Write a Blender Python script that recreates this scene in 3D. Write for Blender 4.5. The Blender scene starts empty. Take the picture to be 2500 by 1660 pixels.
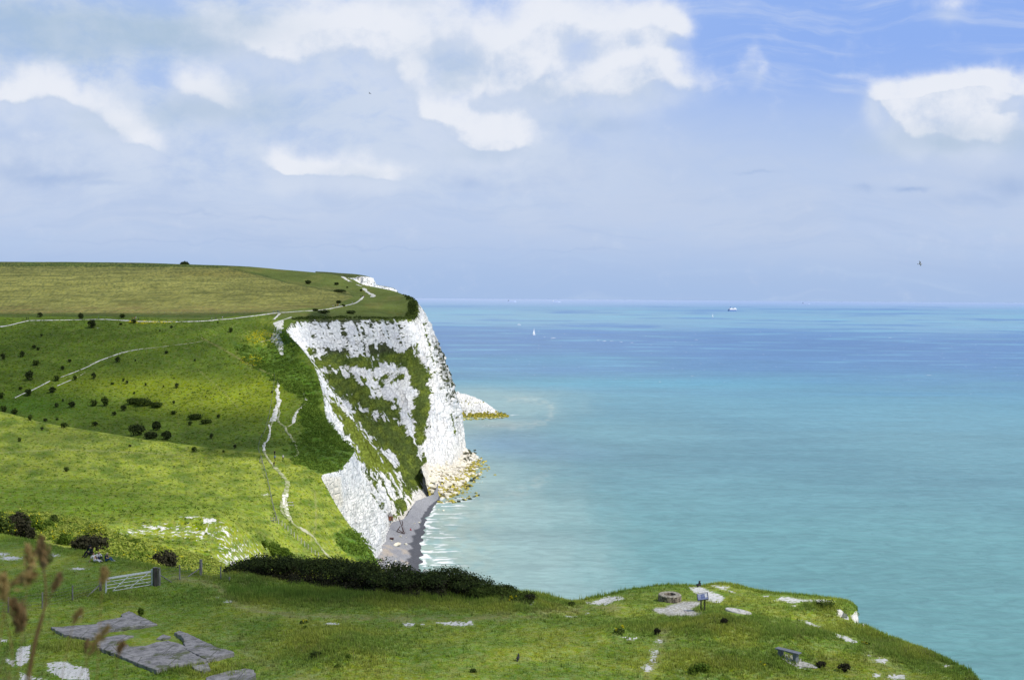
import bpy, bmesh, math, random
import numpy as np
from mathutils import Vector, Matrix
from mathutils.bvhtree import BVHTree
random.seed(7); RNG = np.random.default_rng(7)
scene = bpy.context.scene
COL = scene.collection
R = math.radians

# ------------------------------------------------------------------ camera model
FPX = 2700.0; CX, CY = 1250.0, 830.0
PITCH = math.atan(100.5/FPX); ROLL = math.atan(0.0077)
CAM = np.array([0.0, 0.0, 100.0])
_f = np.array([0, math.cos(PITCH), -math.sin(PITCH)])
_r0 = np.array([1.0, 0, 0]); _u0 = np.array([0, math.sin(PITCH), math.cos(PITCH)])
_r = _r0*math.cos(ROLL)+_u0*math.sin(ROLL); _u = -_r0*math.sin(ROLL)+_u0*math.cos(ROLL)
def ray(px, py):
    px = np.asarray(px, float)[..., None]; py = np.asarray(py, float)[..., None]
    return _f*FPX + (px-CX)*_r - (py-CY)*_u
def P(px, py, Y):
    d = ray(px, py); return CAM + d*(np.asarray(Y, float)[..., None]/d[..., 1:2])
def project(p):
    q = p-CAM; z = q@_f; z = np.where(z > .01, z, .01)
    return CX + FPX*(q@_r)/z, CY - FPX*(q@_u)/z
def atz(px, py, z):
    d = ray(px, py); return CAM + d*((z-100.0)/d[..., 2:3])

# ------------------------------------------------------------------ noise
def _h(ix, iy, s):
    n = (ix.astype(np.int64)*374761393 + iy.astype(np.int64)*668265263 + s*1442695041) & 0xffffffff
    n = ((n ^ (n >> 13))*1274126177) & 0xffffffff
    n = (n ^ (n >> 16)) & 0xffffffff
    return n/4294967296.0
def gn(x, y, s=0):
    x = np.asarray(x, float); y = np.asarray(y, float)
    ix = np.floor(x); iy = np.floor(y); fx = x-ix; fy = y-iy
    u = fx*fx*fx*(fx*(fx*6-15)+10); v = fy*fy*fy*(fy*(fy*6-15)+10)
    def g(a, b):
        an = _h(ix+a, iy+b, s)*2*np.pi
        return np.cos(an)*(fx-a)+np.sin(an)*(fy-b)
    return ((g(0,0)*(1-u)+g(1,0)*u)*(1-v)+(g(0,1)*(1-u)+g(1,1)*u)*v)*1.5
def fbm(x, y, o=4, s=0, gain=.5):
    t = 0; a = 1; f = 1; w = 0
    for k in range(o):
        t = t+a*gn(x*f, y*f, s+k*17); w += a; a *= gain; f *= 2.03
    return t/w
def sstep(a, b, x):
    t = np.clip((np.asarray(x)-a)/(b-a), 0, 1); return t*t*(3-2*t)
def lerp(a, b, t): return a+(b-a)*t
def mixc(c, col, m):
    m = np.clip(m, 0, 1)[..., None]; return c*(1-m)+np.array(col)*m
def blob(px, py, cx, cy, rx, ry, rot=0):
    c, s = math.cos(R(rot)), math.sin(R(rot)); dx = px-cx; dy = py-cy
    return np.exp(-(((dx*c+dy*s)/rx)**2+((-dx*s+dy*c)/ry)**2))
def sdpoly(px, py, poly):
    """signed distance, positive inside"""
    px = np.asarray(px, float); py = np.asarray(py, float)
    d = np.full(px.shape, 1e9); ins = np.zeros(px.shape, bool)
    n = len(poly)
    for i in range(n):
        x1, y1 = poly[i]; x2, y2 = poly[(i+1) % n]
        ex, ey = x2-x1, y2-y1; wx, wy = px-x1, py-y1
        t = np.clip((wx*ex+wy*ey)/(ex*ex+ey*ey+1e-9), 0, 1)
        d = np.minimum(d, np.hypot(wx-ex*t, wy-ey*t))
        c = ((y1 > py) != (y2 > py)) & (px < (x2-x1)*(py-y1)/((y2-y1) if y2 != y1 else 1e-9)+x1)
        ins ^= c
    return np.where(ins, d, -d)
def sdline(px, py, pts):
    d = np.full(np.shape(px), 1e9)
    for (x1, y1), (x2, y2) in zip(pts[:-1], pts[1:]):
        ex, ey = x2-x1, y2-y1; wx, wy = px-x1, py-y1
        t = np.clip((wx*ex+wy*ey)/(ex*ex+ey*ey+1e-9), 0, 1)
        d = np.minimum(d, np.hypot(wx-ex*t, wy-ey*t))
    return d
def pchip(xk, yk, x):
    """xk (K,), yk (K,...) -> values at x (M,) : (M,...)"""
    xk = np.asarray(xk, float); yk = np.asarray(yk, float); h = np.diff(xk)
    hs = h.reshape((-1,)+(1,)*(yk.ndim-1)); dl = np.diff(yk, axis=0)/hs
    m = np.zeros_like(yk)
    if len(xk) > 2:
        w1 = 2*hs[1:]+hs[:-1]; w2 = hs[1:]+2*hs[:-1]
        a, b = dl[:-1], dl[1:]; ok = a*b > 0
        aa = np.where(ok, a, 1); bb = np.where(ok, b, 1)
        m[1:-1] = np.where(ok, (w1+w2)/(w1/aa+w2/bb), 0)
    m[0] = dl[0]; m[-1] = dl[-1]
    x = np.clip(np.asarray(x, float), xk[0], xk[-1])
    i = np.clip(np.searchsorted(xk, x, 'right')-1, 0, len(xk)-2)
    sh = (-1,)+(1,)*(yk.ndim-1)
    t = ((x-xk[i])/h[i]).reshape(sh); hh = h[i].reshape(sh)
    return ((1+2*t)*(1-t)**2*yk[i] + t*(1-t)**2*hh*m[i] + t*t*(3-2*t)*yk[i+1] + t*t*(t-1)*hh*m[i+1])

# ------------------------------------------------------------------ scene helpers
def tag(o, label=None, cat=None, group=None, kind=None):
    if label: o['label'] = label
    if cat: o['category'] = cat
    if group: o['group'] = group
    if kind: o['kind'] = kind
    return o
def empty(name, loc, rz=0, s=1.0):
    o = bpy.data.objects.new(name, None); o.location = loc; o.rotation_euler = (0, 0, rz); o.scale = (s,)*3
    o.empty_display_size = .3; COL.objects.link(o); return o
def link_mesh(name, me, mats=None, parent=None):
    o = bpy.data.objects.new(name, me); COL.objects.link(o)
    for m in (mats if isinstance(mats, (list, tuple)) else [mats]):
        if m is not None: me.materials.append(m)
    if parent is not None: o.parent = parent
    return o
def np_mesh(name, v, f, smooth=False, attrs=None, midx=None):
    """v (N,3); f (M,3|4) ints"""
    v = np.asarray(v, np.float32); f = np.asarray(f, np.int32)
    me = bpy.data.meshes.new(name); k = f.shape[1]
    me.vertices.add(len(v)); me.vertices.foreach_set('co', v.ravel())
    me.loops.add(f.size); me.loops.foreach_set('vertex_index', f.ravel())
    me.polygons.add(len(f)); me.polygons.foreach_set('loop_start', np.arange(len(f), dtype=np.int32)*k)
    me.polygons.foreach_set('loop_total', np.full(len(f), k, np.int32))
    me.polygons.foreach_set('use_smooth', np.full(len(f), smooth))
    if midx is not None: me.polygons.foreach_set('material_index', np.asarray(midx, np.int32))
    me.update(calc_edges=True)
    for an, av in (attrs or {}).items():
        av = np.asarray(av, np.float32)
        if av.ndim == 1:
            a = me.attributes.new(an, 'FLOAT', 'POINT'); a.data.foreach_set('value', av)
        else:
            a = me.attributes.new(an, 'FLOAT_COLOR', 'POINT')
            if av.shape[1] == 3: av = np.concatenate([av, np.ones((len(av), 1), np.float32)], 1)
            a.data.foreach_set('color', av.ravel())
    return me
def grid_faces(nr, nc, flip=False):
    i = np.arange(nr-1)[:, None]*nc+np.arange(nc-1)[None, :]
    a = i.ravel(); q = np.stack([a, a+1, a+nc+1, a+nc], 1)
    return q[:, ::-1] if flip else q

class MB:
    """collects simple solids into one mesh"""
    def __init__(s): s.bm = bmesh.new()
    def box(s, c, size, rot=None, bevel=0):
        m = Matrix.Translation(Vector(c)) @ (rot.to_4x4() if rot else Matrix.Identity(4)) @ Matrix.Diagonal((*size, 1))
        g = bmesh.ops.create_cube(s.bm, size=1, matrix=m)
        if bevel:
            es = {e for v in g['verts'] for e in v.link_edges}
            bmesh.ops.bevel(s.bm, geom=list(es), offset=bevel, segments=1, affect='EDGES')
        return s
    def bar(s, a, b, r, r2=None, n=8, sq=None):
        a = Vector(a); b = Vector(b); d = b-a; L = d.length
        if L < 1e-6: return s
        rot = d.to_track_quat('Z', 'Y').to_matrix().to_4x4()
        m = Matrix.Translation((a+b)/2) @ rot
        if sq: bmesh.ops.create_cube(s.bm, size=1, matrix=m @ Matrix.Diagonal((sq[0], sq[1], L, 1)))
        else: bmesh.ops.create_cone(s.bm, cap_ends=True, segments=n, radius1=r, radius2=r if r2 is None else r2, depth=L, matrix=m)
        return s
    def ball(s, c, r, sub=2, sc=(1, 1, 1)):
        bmesh.ops.create_icosphere(s.bm, subdivisions=sub, radius=r, matrix=Matrix.Translation(Vector(c)) @ Matrix.Diagonal((*sc, 1))); return s
    def prism(s, pts, z0, z1):
        lo = [s.bm.verts.new((p[0], p[1], z0)) for p in pts]; hi = [s.bm.verts.new((p[0], p[1], z1)) for p in pts]
        n = len(pts); s.bm.faces.new(lo[::-1]); s.bm.faces.new(hi)
        for i in range(n): s.bm.faces.new((lo[i], lo[(i+1) % n], hi[(i+1) % n], hi[i]))
        return s
    def poly(s, pts):
        s.bm.faces.new([s.bm.verts.new(p) for p in pts]); return s
    def build(s, name, mat, parent=None, smooth=False, noise=0):
        if noise:
            for v in s.bm.verts: v.co += Vector((random.uniform(-1, 1), random.uniform(-1, 1), random.uniform(-1, 1)))*noise
        bmesh.ops.recalc_face_normals(s.bm, faces=s.bm.faces)
        me = bpy.data.meshes.new(name); s.bm.to_mesh(me); s.bm.free()
        if smooth:
            for p in me.polygons: p.use_smooth = True
        return link_mesh(name, me, mat, parent)
def copy_tree(o, parent=None):
    c = o.copy(); COL.objects.link(c); c.parent = parent
    for ch in [k for k in o.children]: copy_tree(ch, c)
    return c

# ------------------------------------------------------------------ materials
class NT:
    def __init__(s, tree): s.t = tree; tree.nodes.clear()
    def n(s, typ, **kw):
        nd = s.t.nodes.new(typ)
        for k, v in kw.items():
            if k.startswith('i_'): nd.inputs[k[2:].replace('_', ' ')].default_value = v
            else: setattr(nd, k, v)
        return nd
    def l(s, a, b): s.t.links.new(a, b)
    def math(s, op, a, b=None, clamp=False):
        nd = s.n('ShaderNodeMath', operation=op, use_clamp=clamp)
        for i, x in enumerate((a, b)):
            if x is None: continue
            if hasattr(x, 'is_linked') or hasattr(x, 'links'): s.l(x, nd.inputs[i])
            else: nd.inputs[i].default_value = x
        return nd.outputs[0]
    def mix(s, fac, a, b, typ='MIX'):
        nd = s.n('ShaderNodeMix', data_type='RGBA', blend_type=typ)
        for i, x in ((0, fac), (6, a), (7, b)):
            if hasattr(x, 'links'): s.l(x, nd.inputs[i])
            else: nd.inputs[i].default_value = x if i == 0 else (tuple(x)+(1,))[:4]
        return nd.outputs[2]
    def ramp(s, x, a, b, c=0., d=1., smooth=True):
        nd = s.n('ShaderNodeMapRange', interpolation_type='SMOOTHSTEP' if smooth else 'LINEAR')
        s.l(x, nd.inputs[0]); nd.inputs[1].default_value = a; nd.inputs[2].default_value = b
        nd.inputs[3].default_value = c; nd.inputs[4].default_value = d
        return nd.outputs[0]
    def noise(s, vec, scale, detail=4, rough=.55, dist=0, out=0):
        nd = s.n('ShaderNodeTexNoise'); nd.inputs['Scale'].default_value = scale; nd.inputs['Detail'].default_value = detail
        nd.inputs['Roughness'].default_value = rough; nd.inputs['Distortion'].default_value = dist
        if vec is not None: s.l(vec, nd.inputs['Vector'])
        return nd.outputs[out]
    def sc(s, vec, k):
        nd = s.n('ShaderNodeVectorMath', operation='MULTIPLY'); s.l(vec, nd.inputs[0]); nd.inputs[1].default_value = k; return nd.outputs[0]
def new_mat(name):
    m = bpy.data.materials.new(name); m.use_nodes = True; return m, NT(m.node_tree)
def finish(nt, base, rough=.9, spec=.15, bump=None, bstr=.5, bdist=.1, trans=0, metal=0):
    b = nt.n('ShaderNodeBsdfPrincipled'); o = nt.n('ShaderNodeOutputMaterial')
    if hasattr(base, 'links'): nt.l(base, b.inputs['Base Color'])
    else: b.inputs['Base Color'].default_value = (*base, 1)
    b.inputs['Roughness'].default_value = rough; b.inputs['Specular IOR Level'].default_value = spec; b.inputs['Metallic'].default_value = metal
    if bump is not None:
        bp = nt.n('ShaderNodeBump'); bp.inputs['Strength'].default_value = bstr; bp.inputs['Distance'].default_value = bdist
        nt.l(bump, bp.inputs['Height']); nt.l(bp.outputs[0], b.inputs['Normal'])
    if trans:
        tr = nt.n('ShaderNodeBsdfTranslucent'); mx = nt.n('ShaderNodeMixShader'); mx.inputs[0].default_value = trans
        if hasattr(base, 'links'): nt.l(base, tr.inputs[0])
        else: tr.inputs[0].default_value = (*base, 1)
        nt.l(b.outputs[0], mx.inputs[1]); nt.l(tr.outputs[0], mx.inputs[2]); nt.l(mx.outputs[0], o.inputs[0])
    else: nt.l(b.outputs[0], o.inputs[0])
def mat_n(name, c1, c2, scale=4, rough=.85, bstr=.4, bdist=.03, spec=.2, detail=5, stretch=(1, 1, 1), metal=0, lo=.35, hi=.65):
    m, nt = new_mat(name); tc = nt.n('ShaderNodeTexCoord').outputs['Object']
    v = nt.sc(tc, stretch); a = nt.noise(v, scale, detail, .6)
    col = nt.mix(nt.ramp(a, lo, hi), c1, c2)
    finish(nt, col, rough, spec, nt.noise(v, scale*2.3, 4, .6), bstr, bdist, metal=metal); return m
def leaf_mat(name, c1, c2, trans=.25, shade=.25):
    m, nt = new_mat(name); g = nt.n('ShaderNodeNewGeometry').outputs['Random Per Island']
    tc = nt.n('ShaderNodeTexCoord').outputs['Object']
    a = nt.noise(tc, .9, 3, .5)
    col = nt.mix(nt.math('ADD', nt.math('MULTIPLY', g, .55), nt.math('MULTIPLY', nt.ramp(a, .35, .65), .45)), c1, c2)
    finish(nt, col, .75, .1, trans=trans); return m
def ground_mat(name, s_fine, s_med, s_big, bdist, chalk=(.74, .73, .69), chalk2=(.5, .5, .49), edge=.75, cs=1.0, cstretch=(1, 1, 1), streak=0):
    m, nt = new_mat(name)
    pos = nt.n('ShaderNodeTexCoord').outputs['Object']
    colA = nt.n('ShaderNodeVertexColor', layer_name='Col').outputs[0]
    ch = nt.n('ShaderNodeAttribute', attribute_name='Chalk').outputs['Fac']
    n1 = nt.noise(pos, s_fine, 5, .65); n2 = nt.noise(pos, s_med, 5, .6); n3 = nt.noise(pos, s_big, 4, .55)
    v1 = nt.ramp(n1, .3, .7, .66, 1.34); v2 = nt.ramp(n2, .3, .7, .88, 1.12); v3 = nt.ramp(n3, .3, .7, .88, 1.12)
    val = nt.math('MULTIPLY', nt.math('MULTIPLY', v1, v2), v3)
    hsv = nt.n('ShaderNodeHueSaturation'); nt.l(colA, hsv.inputs['Color']); nt.l(val, hsv.inputs['Value'])
    nt.l(nt.ramp(nt.noise(pos, s_med*1.7, 3, .5), .3, .7, .475, .52), hsv.inputs['Hue'])
    nt.l(nt.ramp(n2, .3, .7, 1.12, .85), hsv.inputs['Saturation'])
    cv = nt.sc(pos, cstretch)
    cn = nt.noise(cv, s_fine*.8*cs, 6, .65)
    cmask = nt.ramp(nt.math('ADD', ch, nt.math('MULTIPLY', nt.math('SUBTRACT', cn, .5), edge)), .46, .54)
    cc = nt.mix(nt.ramp(nt.noise(cv, s_fine*1.6*cs, 6, .7), .35, .75), chalk, chalk2)
    col = nt.mix(cmask, hsv.outputs[0], cc)
    h = nt.math('ADD', nt.math('MULTIPLY', n1, .6), nt.math('MULTIPLY', n2, 1.2))
    finish(nt, col, 1.0, .05, h, .9, bdist); return m

# ------------------------------------------------------------------ lofted terrain
def loft_rows(rows, nc, counts, spow=1.0):
    """rows: list of control polylines [(px,py,Y),...]; returns (NR,nc,3)"""
    s = np.linspace(0, 1, nc)
    key = []
    for r in rows:
        r = np.array(r, float); t = lerp(r[0, 0], r[-1, 0], s)
        pyY = pchip(r[:, 0], r[:, 1:], t)
        key.append(P(t, pyY[:, 0], pyY[:, 1]))
    key = np.array(key); K = len(rows)
    tt = np.concatenate([np.arange(c)/c+k for k, c in enumerate(counts)]+[[K-1]])
    return pchip(np.arange(K), key, tt), tt

# rows of the land beyond the foreground (last point of each row = cliff edge)
LROWS = [
 [(-400,1420,110),(100,1400,120),(350,1440,130),(600,1480,150),(800,1480,190),(950,1470,240)],
 [(-400,1310,160),(100,1292,170),(300,1312,175),(520,1392,180),(700,1410,212),(850,1410,255),(938,1392,300)],
 [(-400,1255,200),(100,1258,205),(300,1266,205),(430,1263,205),(530,1264,205),(600,1295,212),(700,1345,235),(800,1352,268),(903,1340,306)],
 [(-400,1190,245),(0,1195,245),(300,1205,250),(450,1215,255),(620,1230,262),(720,1260,275),(850,1277,318)],
 [(-400,1060,330),(0,1095,320),(300,1125,320),(500,1145,322),(640,1160,325),(720,1172,325),(803,1200,338)],
 [(-400,960,420),(0,1008,400),(120,1040,385),(250,1058,375),(360,1075,368),(470,1093,362),(560,1103,360),(640,1110,360),(720,1130,352),(786,1160,348)],
 [(-400,1015,470),(0,1035,450),(120,1060,430),(250,1078,415),(360,1090,402),(470,1104,390),(560,1108,382),(640,1104,378),(720,1122,372),(830,1146,368)],
 [(-400,980,500),(0,1005,485),(120,1036,465),(250,1052,448),(360,1064,430),(470,1078,418),(640,1082,402),(750,1088,402),(864,1106,394)],
 [(-400,940,530),(0,955,520),(250,995,490),(470,1018,468),(640,1035,440),(740,1040,430),(838,1075,412)],
 [(-400,880,570),(0,890,560),(250,915,540),(470,940,512),(640,960,490),(720,965,480),(800,1030,438)],
 [(-400,845,595),(0,850,590),(250,860,580),(470,870,560),(600,895,530),(680,925,505),(786,955,480)],
 [(-400,815,620),(0,818,620),(250,815,610),(470,820,592),(600,855,560),(680,892,535),(766,893,515)],
 [(-400,800,640),(0,798,640),(250,792,635),(470,792,622),(600,808,600),(680,845,565),(737,852,545)],
 [(-400,786,655),(0,785,655),(250,782,650),(470,785,640),(640,788,610),(700,803,572)],
 [(-400,775,670),(0,772,670),(300,774,668),(500,777,655),(640,768,650),(722,782,592)],
 [(-400,762,690),(0,762,690),(300,765,685),(500,767,680),(640,762,672),(740,764,640),(790,778,618)],
 [(-400,745,730),(0,745,730),(500,752,725),(700,754,710),(800,760,680),(890,778,645)],
 [(-400,715,800),(0,715,800),(500,720,795),(750,738,760),(870,752,720),(1003,779,690)],
 [(-400,685,880),(0,685,880),(500,688,880),(750,710,830),(900,738,770),(1016,763,703)],
 [(-400,660,980),(0,660,980),(450,662,970),(700,682,930),(900,718,850),(1016,741,722)],
 [(-400,641,1120),(0,640,1120),(300,641.5,1110),(450,646,1090),(600,651,1070),(700,660,1050),(800,669,1020),(862,683,980),(885,695,960),(925,703,930),(965,712,890),(1001,727,800)],
 [(-400,660,1300),(0,660,1300),(450,665,1260),(700,685,1200),(800,700,1150),(900,730,1050),(1000,760,900)],
 [(-400,720,1500),(0,720,1500),(450,720,1450),(700,740,1350),(900,790,1150),(1000,830,960)],
]
LCOUNT = [12,16,22,30,30,10,10,16,30,20,16,14,10,8,10,10,16,20,18,16,4,4]
NCL = 440
LG, LT = loft_rows(LROWS, NCL, LCOUNT)
lx, ly = LG[..., 0], LG[..., 1]
amp = sstep(0, .04, 1-np.linspace(0, 1, NCL))[None, :]*.9+.1
far = np.clip(ly/600, .3, 1.2)
LG[..., 2] += (fbm(lx/38, ly/38, 3, 3)*1.3*far + fbm(lx/9, ly/9, 3, 9)*.45*far)*amp*np.where(LT[:, None] > 19.5, .2, 1)
# chalky bank: bowl dug into the lawn, and a step along its rim
lpx, lpy = project(LG)
rim = sdpoly(lpx, lpy, [(330,1266),(430,1264),(530,1266),(600,1298),(700,1350),(640,1410),(520,1420),(560,1385),(500,1335),(380,1325),(260,1310),(240,1290)])
LG[..., 2] -= sstep(-2, 22, rim)*1.2*(LT[:, None] < 3)
LG[..., 2] += fbm(lx/2.5, ly/2.5, 3, 11)*.35*sstep(-5, 20, rim)*(LT[:, None] < 3)
lpx, lpy = project(LG)

# foreground terrace
AEDGE = [(-500,1225,122),(0,1307,105),(60,1318,102),(130,1335,98),(230,1354,93),(300,1368,91),(400,1388,89),(470,1400,88),(520,1412,87),(545,1408,88),(600,1404,90),(700,1408,91),(860,1418,92),(1000,1422,92),(1100,1428,92),(1200,1441,90),(1250,1449,89),(1300,1458,88),(1350,1467,86),(1400,1474,84),(1440,1463,86),(1480,1452,88),(1560,1437,90),(1640,1429,91),(1700,1430,91),(1760,1422,92),(1800,1428,91),(1850,1441,89),(1960,1455,87),(2060,1467,84),(2088,1480,82),(2106,1522,76),(2200,1562,71),(2300,1604,66),(2365,1637,62),(2385,1662,60),(2500,1730,54),(2700,1830,46)]
def drop(row, dY, dz, dzr):
    o = []
    for (px, py, Y) in row:
        p = P(px, py, Y); k = float(sstep(500, 1100, px)); q = p+np.array([p[0]/Y*dY, dY, 0]); q[2] -= lerp(dz, dzr, k)
        a, b = project(q); o.append((px, float(b), Y+dY))
    return o
AROWS = [
 [(-500,1800,46),(1250,1800,47),(2300,1900,44),(2700,2100,36)],
 [(-500,1665,57),(0,1665,58),(1250,1662,58),(2000,1665,59),(2200,1690,57),(2385,1790,50),(2700,1980,40)],
 [(-500,1560,65),(0,1562,65),(600,1562,66),(1250,1560,67),(1800,1562,67),(2000,1580,66),(2200,1625,63),(2385,1720,55),(2700,1900,43)],
 [(-500,1430,78),(0,1455,77),(300,1470,76),(600,1490,74),(1000,1495,74),(1400,1510,74),(1650,1498,76),(1800,1496,77),(2000,1510,76),(2100,1550,72),(2200,1592,67),(2385,1688,57.5),(2700,1870,44.5)],
 [(-500,1330,95),(0,1375,90),(200,1395,87),(400,1420,83),(520,1432,82),(600,1435,82),(800,1450,81),(1000,1455,81),(1200,1470,80),(1400,1492,78),(1560,1462,82),(1700,1455,84),(1850,1462,83),(2000,1478,80),(2088,1510,76),(2120,1545,73),(2200,1575,69),(2385,1673,59),(2700,1850,45)],
 AEDGE]
AROWS += [drop(AEDGE, 2.5, .5, 2.5), drop(AEDGE, 8, 2.5, 14), drop(AEDGE, 22, 9, 60), drop(AEDGE, 40, 22, 108)]
ACOUNT = [14, 40, 44, 44, 40, 8, 6, 6, 6]
NCA = 1000
AG, AT = loft_rows(AROWS, NCA, ACOUNT)
ax, ay = AG[..., 0], AG[..., 1]
vis = (sstep(5.3, 4.4, AT))[:, None]
AG[..., 2] += (fbm(ax/7, ay/7, 3, 21)*.35+fbm(ax/1.6, ay/1.6, 3, 22)*.12)*(.25+.75*vis)
apx, apy = project(AG)
for (cx, cy, rx, ry, h) in [(820,1585,110,38,.8),(1750,1530,80,28,.7),(1500,1545,50,15,.3),(1950,1560,120,20,.4),(600,1400,70,22,.7),(1290,1478,90,18,.7),(2010,1485,35,14,.5),(1800,1610,150,30,.5),(1150,1600,160,40,.35),(1000,1430,260,14,.4)]:
    AG[..., 2] += blob(apx, apy, cx, cy, rx, ry)*h*vis
# bitten cliff notch in the right-hand edge
notch = np.maximum(sdpoly(apx, apy, [(2040,1492),(2060,1487),(2070,1505),(2092,1490),(2103,1500),(2106,1525),(2085,1520),(2075,1508),(2045,1505)]), -20)
AG[..., 2] -= sstep(-2, 8, notch)*.8
apx, apy = project(AG)
# ------------------------------------------------------------------ land colours (albedo)
KB = 1.15; G_DARK = (.050,.095,.018); G_MID = (.105,.165,.020); G_LIT = (.265,.315,.040); G_OLV = (.120,.135,.028)
SCRUB = (.100,.175,.026); FIELD = (.270,.270,.070); TAN = (.29,.26,.15)
t15_ = LT[:, None]
nx = fbm(lpx/60, lpy/18, 4, 31); nx2 = fbm(lpx/16, lpy/6, 3, 33)
lc = np.zeros(LG.shape)+np.array(G_MID)
lc = mixc(lc, (.145,.215,.022), sstep(-.25, .35, nx))
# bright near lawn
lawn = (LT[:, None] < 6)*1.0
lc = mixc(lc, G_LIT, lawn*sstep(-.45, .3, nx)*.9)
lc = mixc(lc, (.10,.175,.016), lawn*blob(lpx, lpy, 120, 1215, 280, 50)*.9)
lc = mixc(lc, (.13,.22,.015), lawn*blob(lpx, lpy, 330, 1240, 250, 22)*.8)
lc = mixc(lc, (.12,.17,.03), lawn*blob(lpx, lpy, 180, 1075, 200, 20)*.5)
# hill behind
hill = ((LT[:, None] >= 6) & (LT[:, None] < 13.6))*1.0
lc = mixc(lc, (.105,.175,.024), hill*sstep(-.1, .3, nx2)*.6)
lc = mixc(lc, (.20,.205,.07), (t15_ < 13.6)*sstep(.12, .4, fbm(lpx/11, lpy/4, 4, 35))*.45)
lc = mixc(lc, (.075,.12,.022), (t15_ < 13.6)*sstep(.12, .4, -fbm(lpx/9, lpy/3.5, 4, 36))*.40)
lc = mixc(lc, (.215,.270,.020), hill*np.clip(blob(lpx, lpy, 520, 980, 180, 42)+blob(lpx, lpy, 330, 940, 190, 26)+blob(lpx, lpy, 640, 950, 50, 60)*.7, 0, 1)*.85)  # sunlit patch of the hill, painted brighter into the grass
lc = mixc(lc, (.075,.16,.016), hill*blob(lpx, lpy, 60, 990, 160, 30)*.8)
# scrub: bushy green cliff-top gullies
SCR = [[(560,830),(600,840),(640,850),(700,860),(735,880),(760,900),(778,945),(790,975),(720,960),(660,925),(600,885)],
       [(742,975),(775,990),(800,1035),(835,1065),(864,1100),(862,1140),(790,1158),(720,1130),(700,1100),(745,1060),(735,1010)],
       [(765,1020),(730,960),(690,905),(640,885),(700,870),(760,910),(780,960)],
       [(812,1300),(850,1292),(890,1310),(920,1350),(930,1380),(880,1370),(830,1340)],
       [(650,830),(690,800),(738,850),(720,870),(668,860)]]
sd = np.maximum.reduce([sdpoly(lpx, lpy, p) for p in SCR])+nx2*12
scrub = sstep(-3, 3, sd)
lc = mixc(lc, SCRUB, scrub); lc = mixc(lc, (.10,.20,.02), scrub*sstep(0, .3, nx))
lc = mixc(lc, (.05,.09,.018), scrub*sstep(.1, .35, nx2)*.6)
# yellow flowers dotted over the cliff-top slope
yel = np.clip(blob(lpx, lpy, 640, 825, 40, 18)+blob(lpx, lpy, 660, 785, 30, 10)+blob(lpx, lpy, 370, 785, 60, 6)+blob(lpx, lpy, 620, 880, 30, 14), 0, 1)
lc = mixc(lc, (.42,.44,.05), yel*sstep(.12, .3, fbm(lpx/5, lpy/3, 2, 41))*.8)
lc = mixc(lc, (.19,.24,.03), yel*.5*(1-scrub))
# field with seed heads, hedge line and dark clifftop
t15 = LT[:, None]
field = sdpoly(lpx, lpy, [(-500,643),(0,650),(450,652),(560,654),(700,690),(850,712),(862,725),(820,745),(700,758),(500,769),(-500,765)])
fm = sstep(-1.5, 1.5, field)*(t15 > 13.6)
top = ((t15 >= 13.9)*1.0)
lc = np.where(top[..., None] > 0, np.array((.140,.180,.040))*np.ones_like(lc), lc)
lc = mixc(lc, (.19,.195,.05), top*sstep(0, .35, nx)*.7)
stripes = fbm(lpx/90, lpy/3.2, 4, 51)
fc = mixc(np.zeros(LG.shape)+np.array(FIELD), (.155,.165,.045), sstep(-.1, .35, stripes))
fc = mixc(fc, (.31,.24,.08), sstep(735, 762, lpy)*sstep(-.2, .3, stripes)*.75)
fc = mixc(fc, (.29,.26,.06), blob(lpx, lpy, 560, 668, 160, 8)*.7)
fc = mixc(fc, (.10,.12,.04), sstep(.02,.28, fbm(lpx/6, lpy/1.8, 3, 52))*.8)
lc = np.where(fm[..., None] > 0, lc*(1-fm[..., None])+fc*fm[..., None], lc)
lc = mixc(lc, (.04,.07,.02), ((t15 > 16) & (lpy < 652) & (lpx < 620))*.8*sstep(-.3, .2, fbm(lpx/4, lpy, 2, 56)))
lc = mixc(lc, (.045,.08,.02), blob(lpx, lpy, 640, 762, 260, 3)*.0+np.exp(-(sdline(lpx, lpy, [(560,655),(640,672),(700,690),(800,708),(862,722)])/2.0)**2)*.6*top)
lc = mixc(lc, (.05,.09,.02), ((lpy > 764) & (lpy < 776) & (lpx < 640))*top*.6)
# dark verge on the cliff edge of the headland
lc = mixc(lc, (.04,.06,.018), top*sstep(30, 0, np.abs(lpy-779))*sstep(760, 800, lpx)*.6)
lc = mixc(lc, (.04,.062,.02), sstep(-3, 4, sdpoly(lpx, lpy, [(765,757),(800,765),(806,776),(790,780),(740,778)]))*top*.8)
# chalk mask on land
lch = np.zeros(lpx.shape)
def addc(arr, px, py, poly, soft=3, val=1.0, off=0):
    return np.maximum(arr, sstep(-soft, soft, sdpoly(px, py, poly)+off)*val)
lch = addc(lch, lpx, lpy, [(425,1263),(455,1259),(530,1264),(528,1272),(515,1282),(505,1296),(494,1312),(478,1318),(502,1290),(508,1278),(490,1266)], 3, .68)
lch = np.maximum(lch, (t15 < 3)*.40*np.clip(blob(lpx, lpy, 385, 1290, 60, 16)+blob(lpx, lpy, 450, 1300, 50, 18)+blob(lpx, lpy, 545, 1300, 36, 34)+blob(lpx, lpy, 600, 1350, 70, 40)*.8+blob(lpx, lpy, 320, 1300, 50, 14)*.8+blob(lpx, lpy, 560, 1370, 80, 25)*.7, 0, 1))
lch = addc(lch, lpx, lpy, [(668,812),(682,818),(690,835),(693,872),(684,865),(672,840),(660,834)], 2)
lch = addc(lch, lpx, lpy, [(676,785),(686,787),(688,812),(678,812)], 2)
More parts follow.
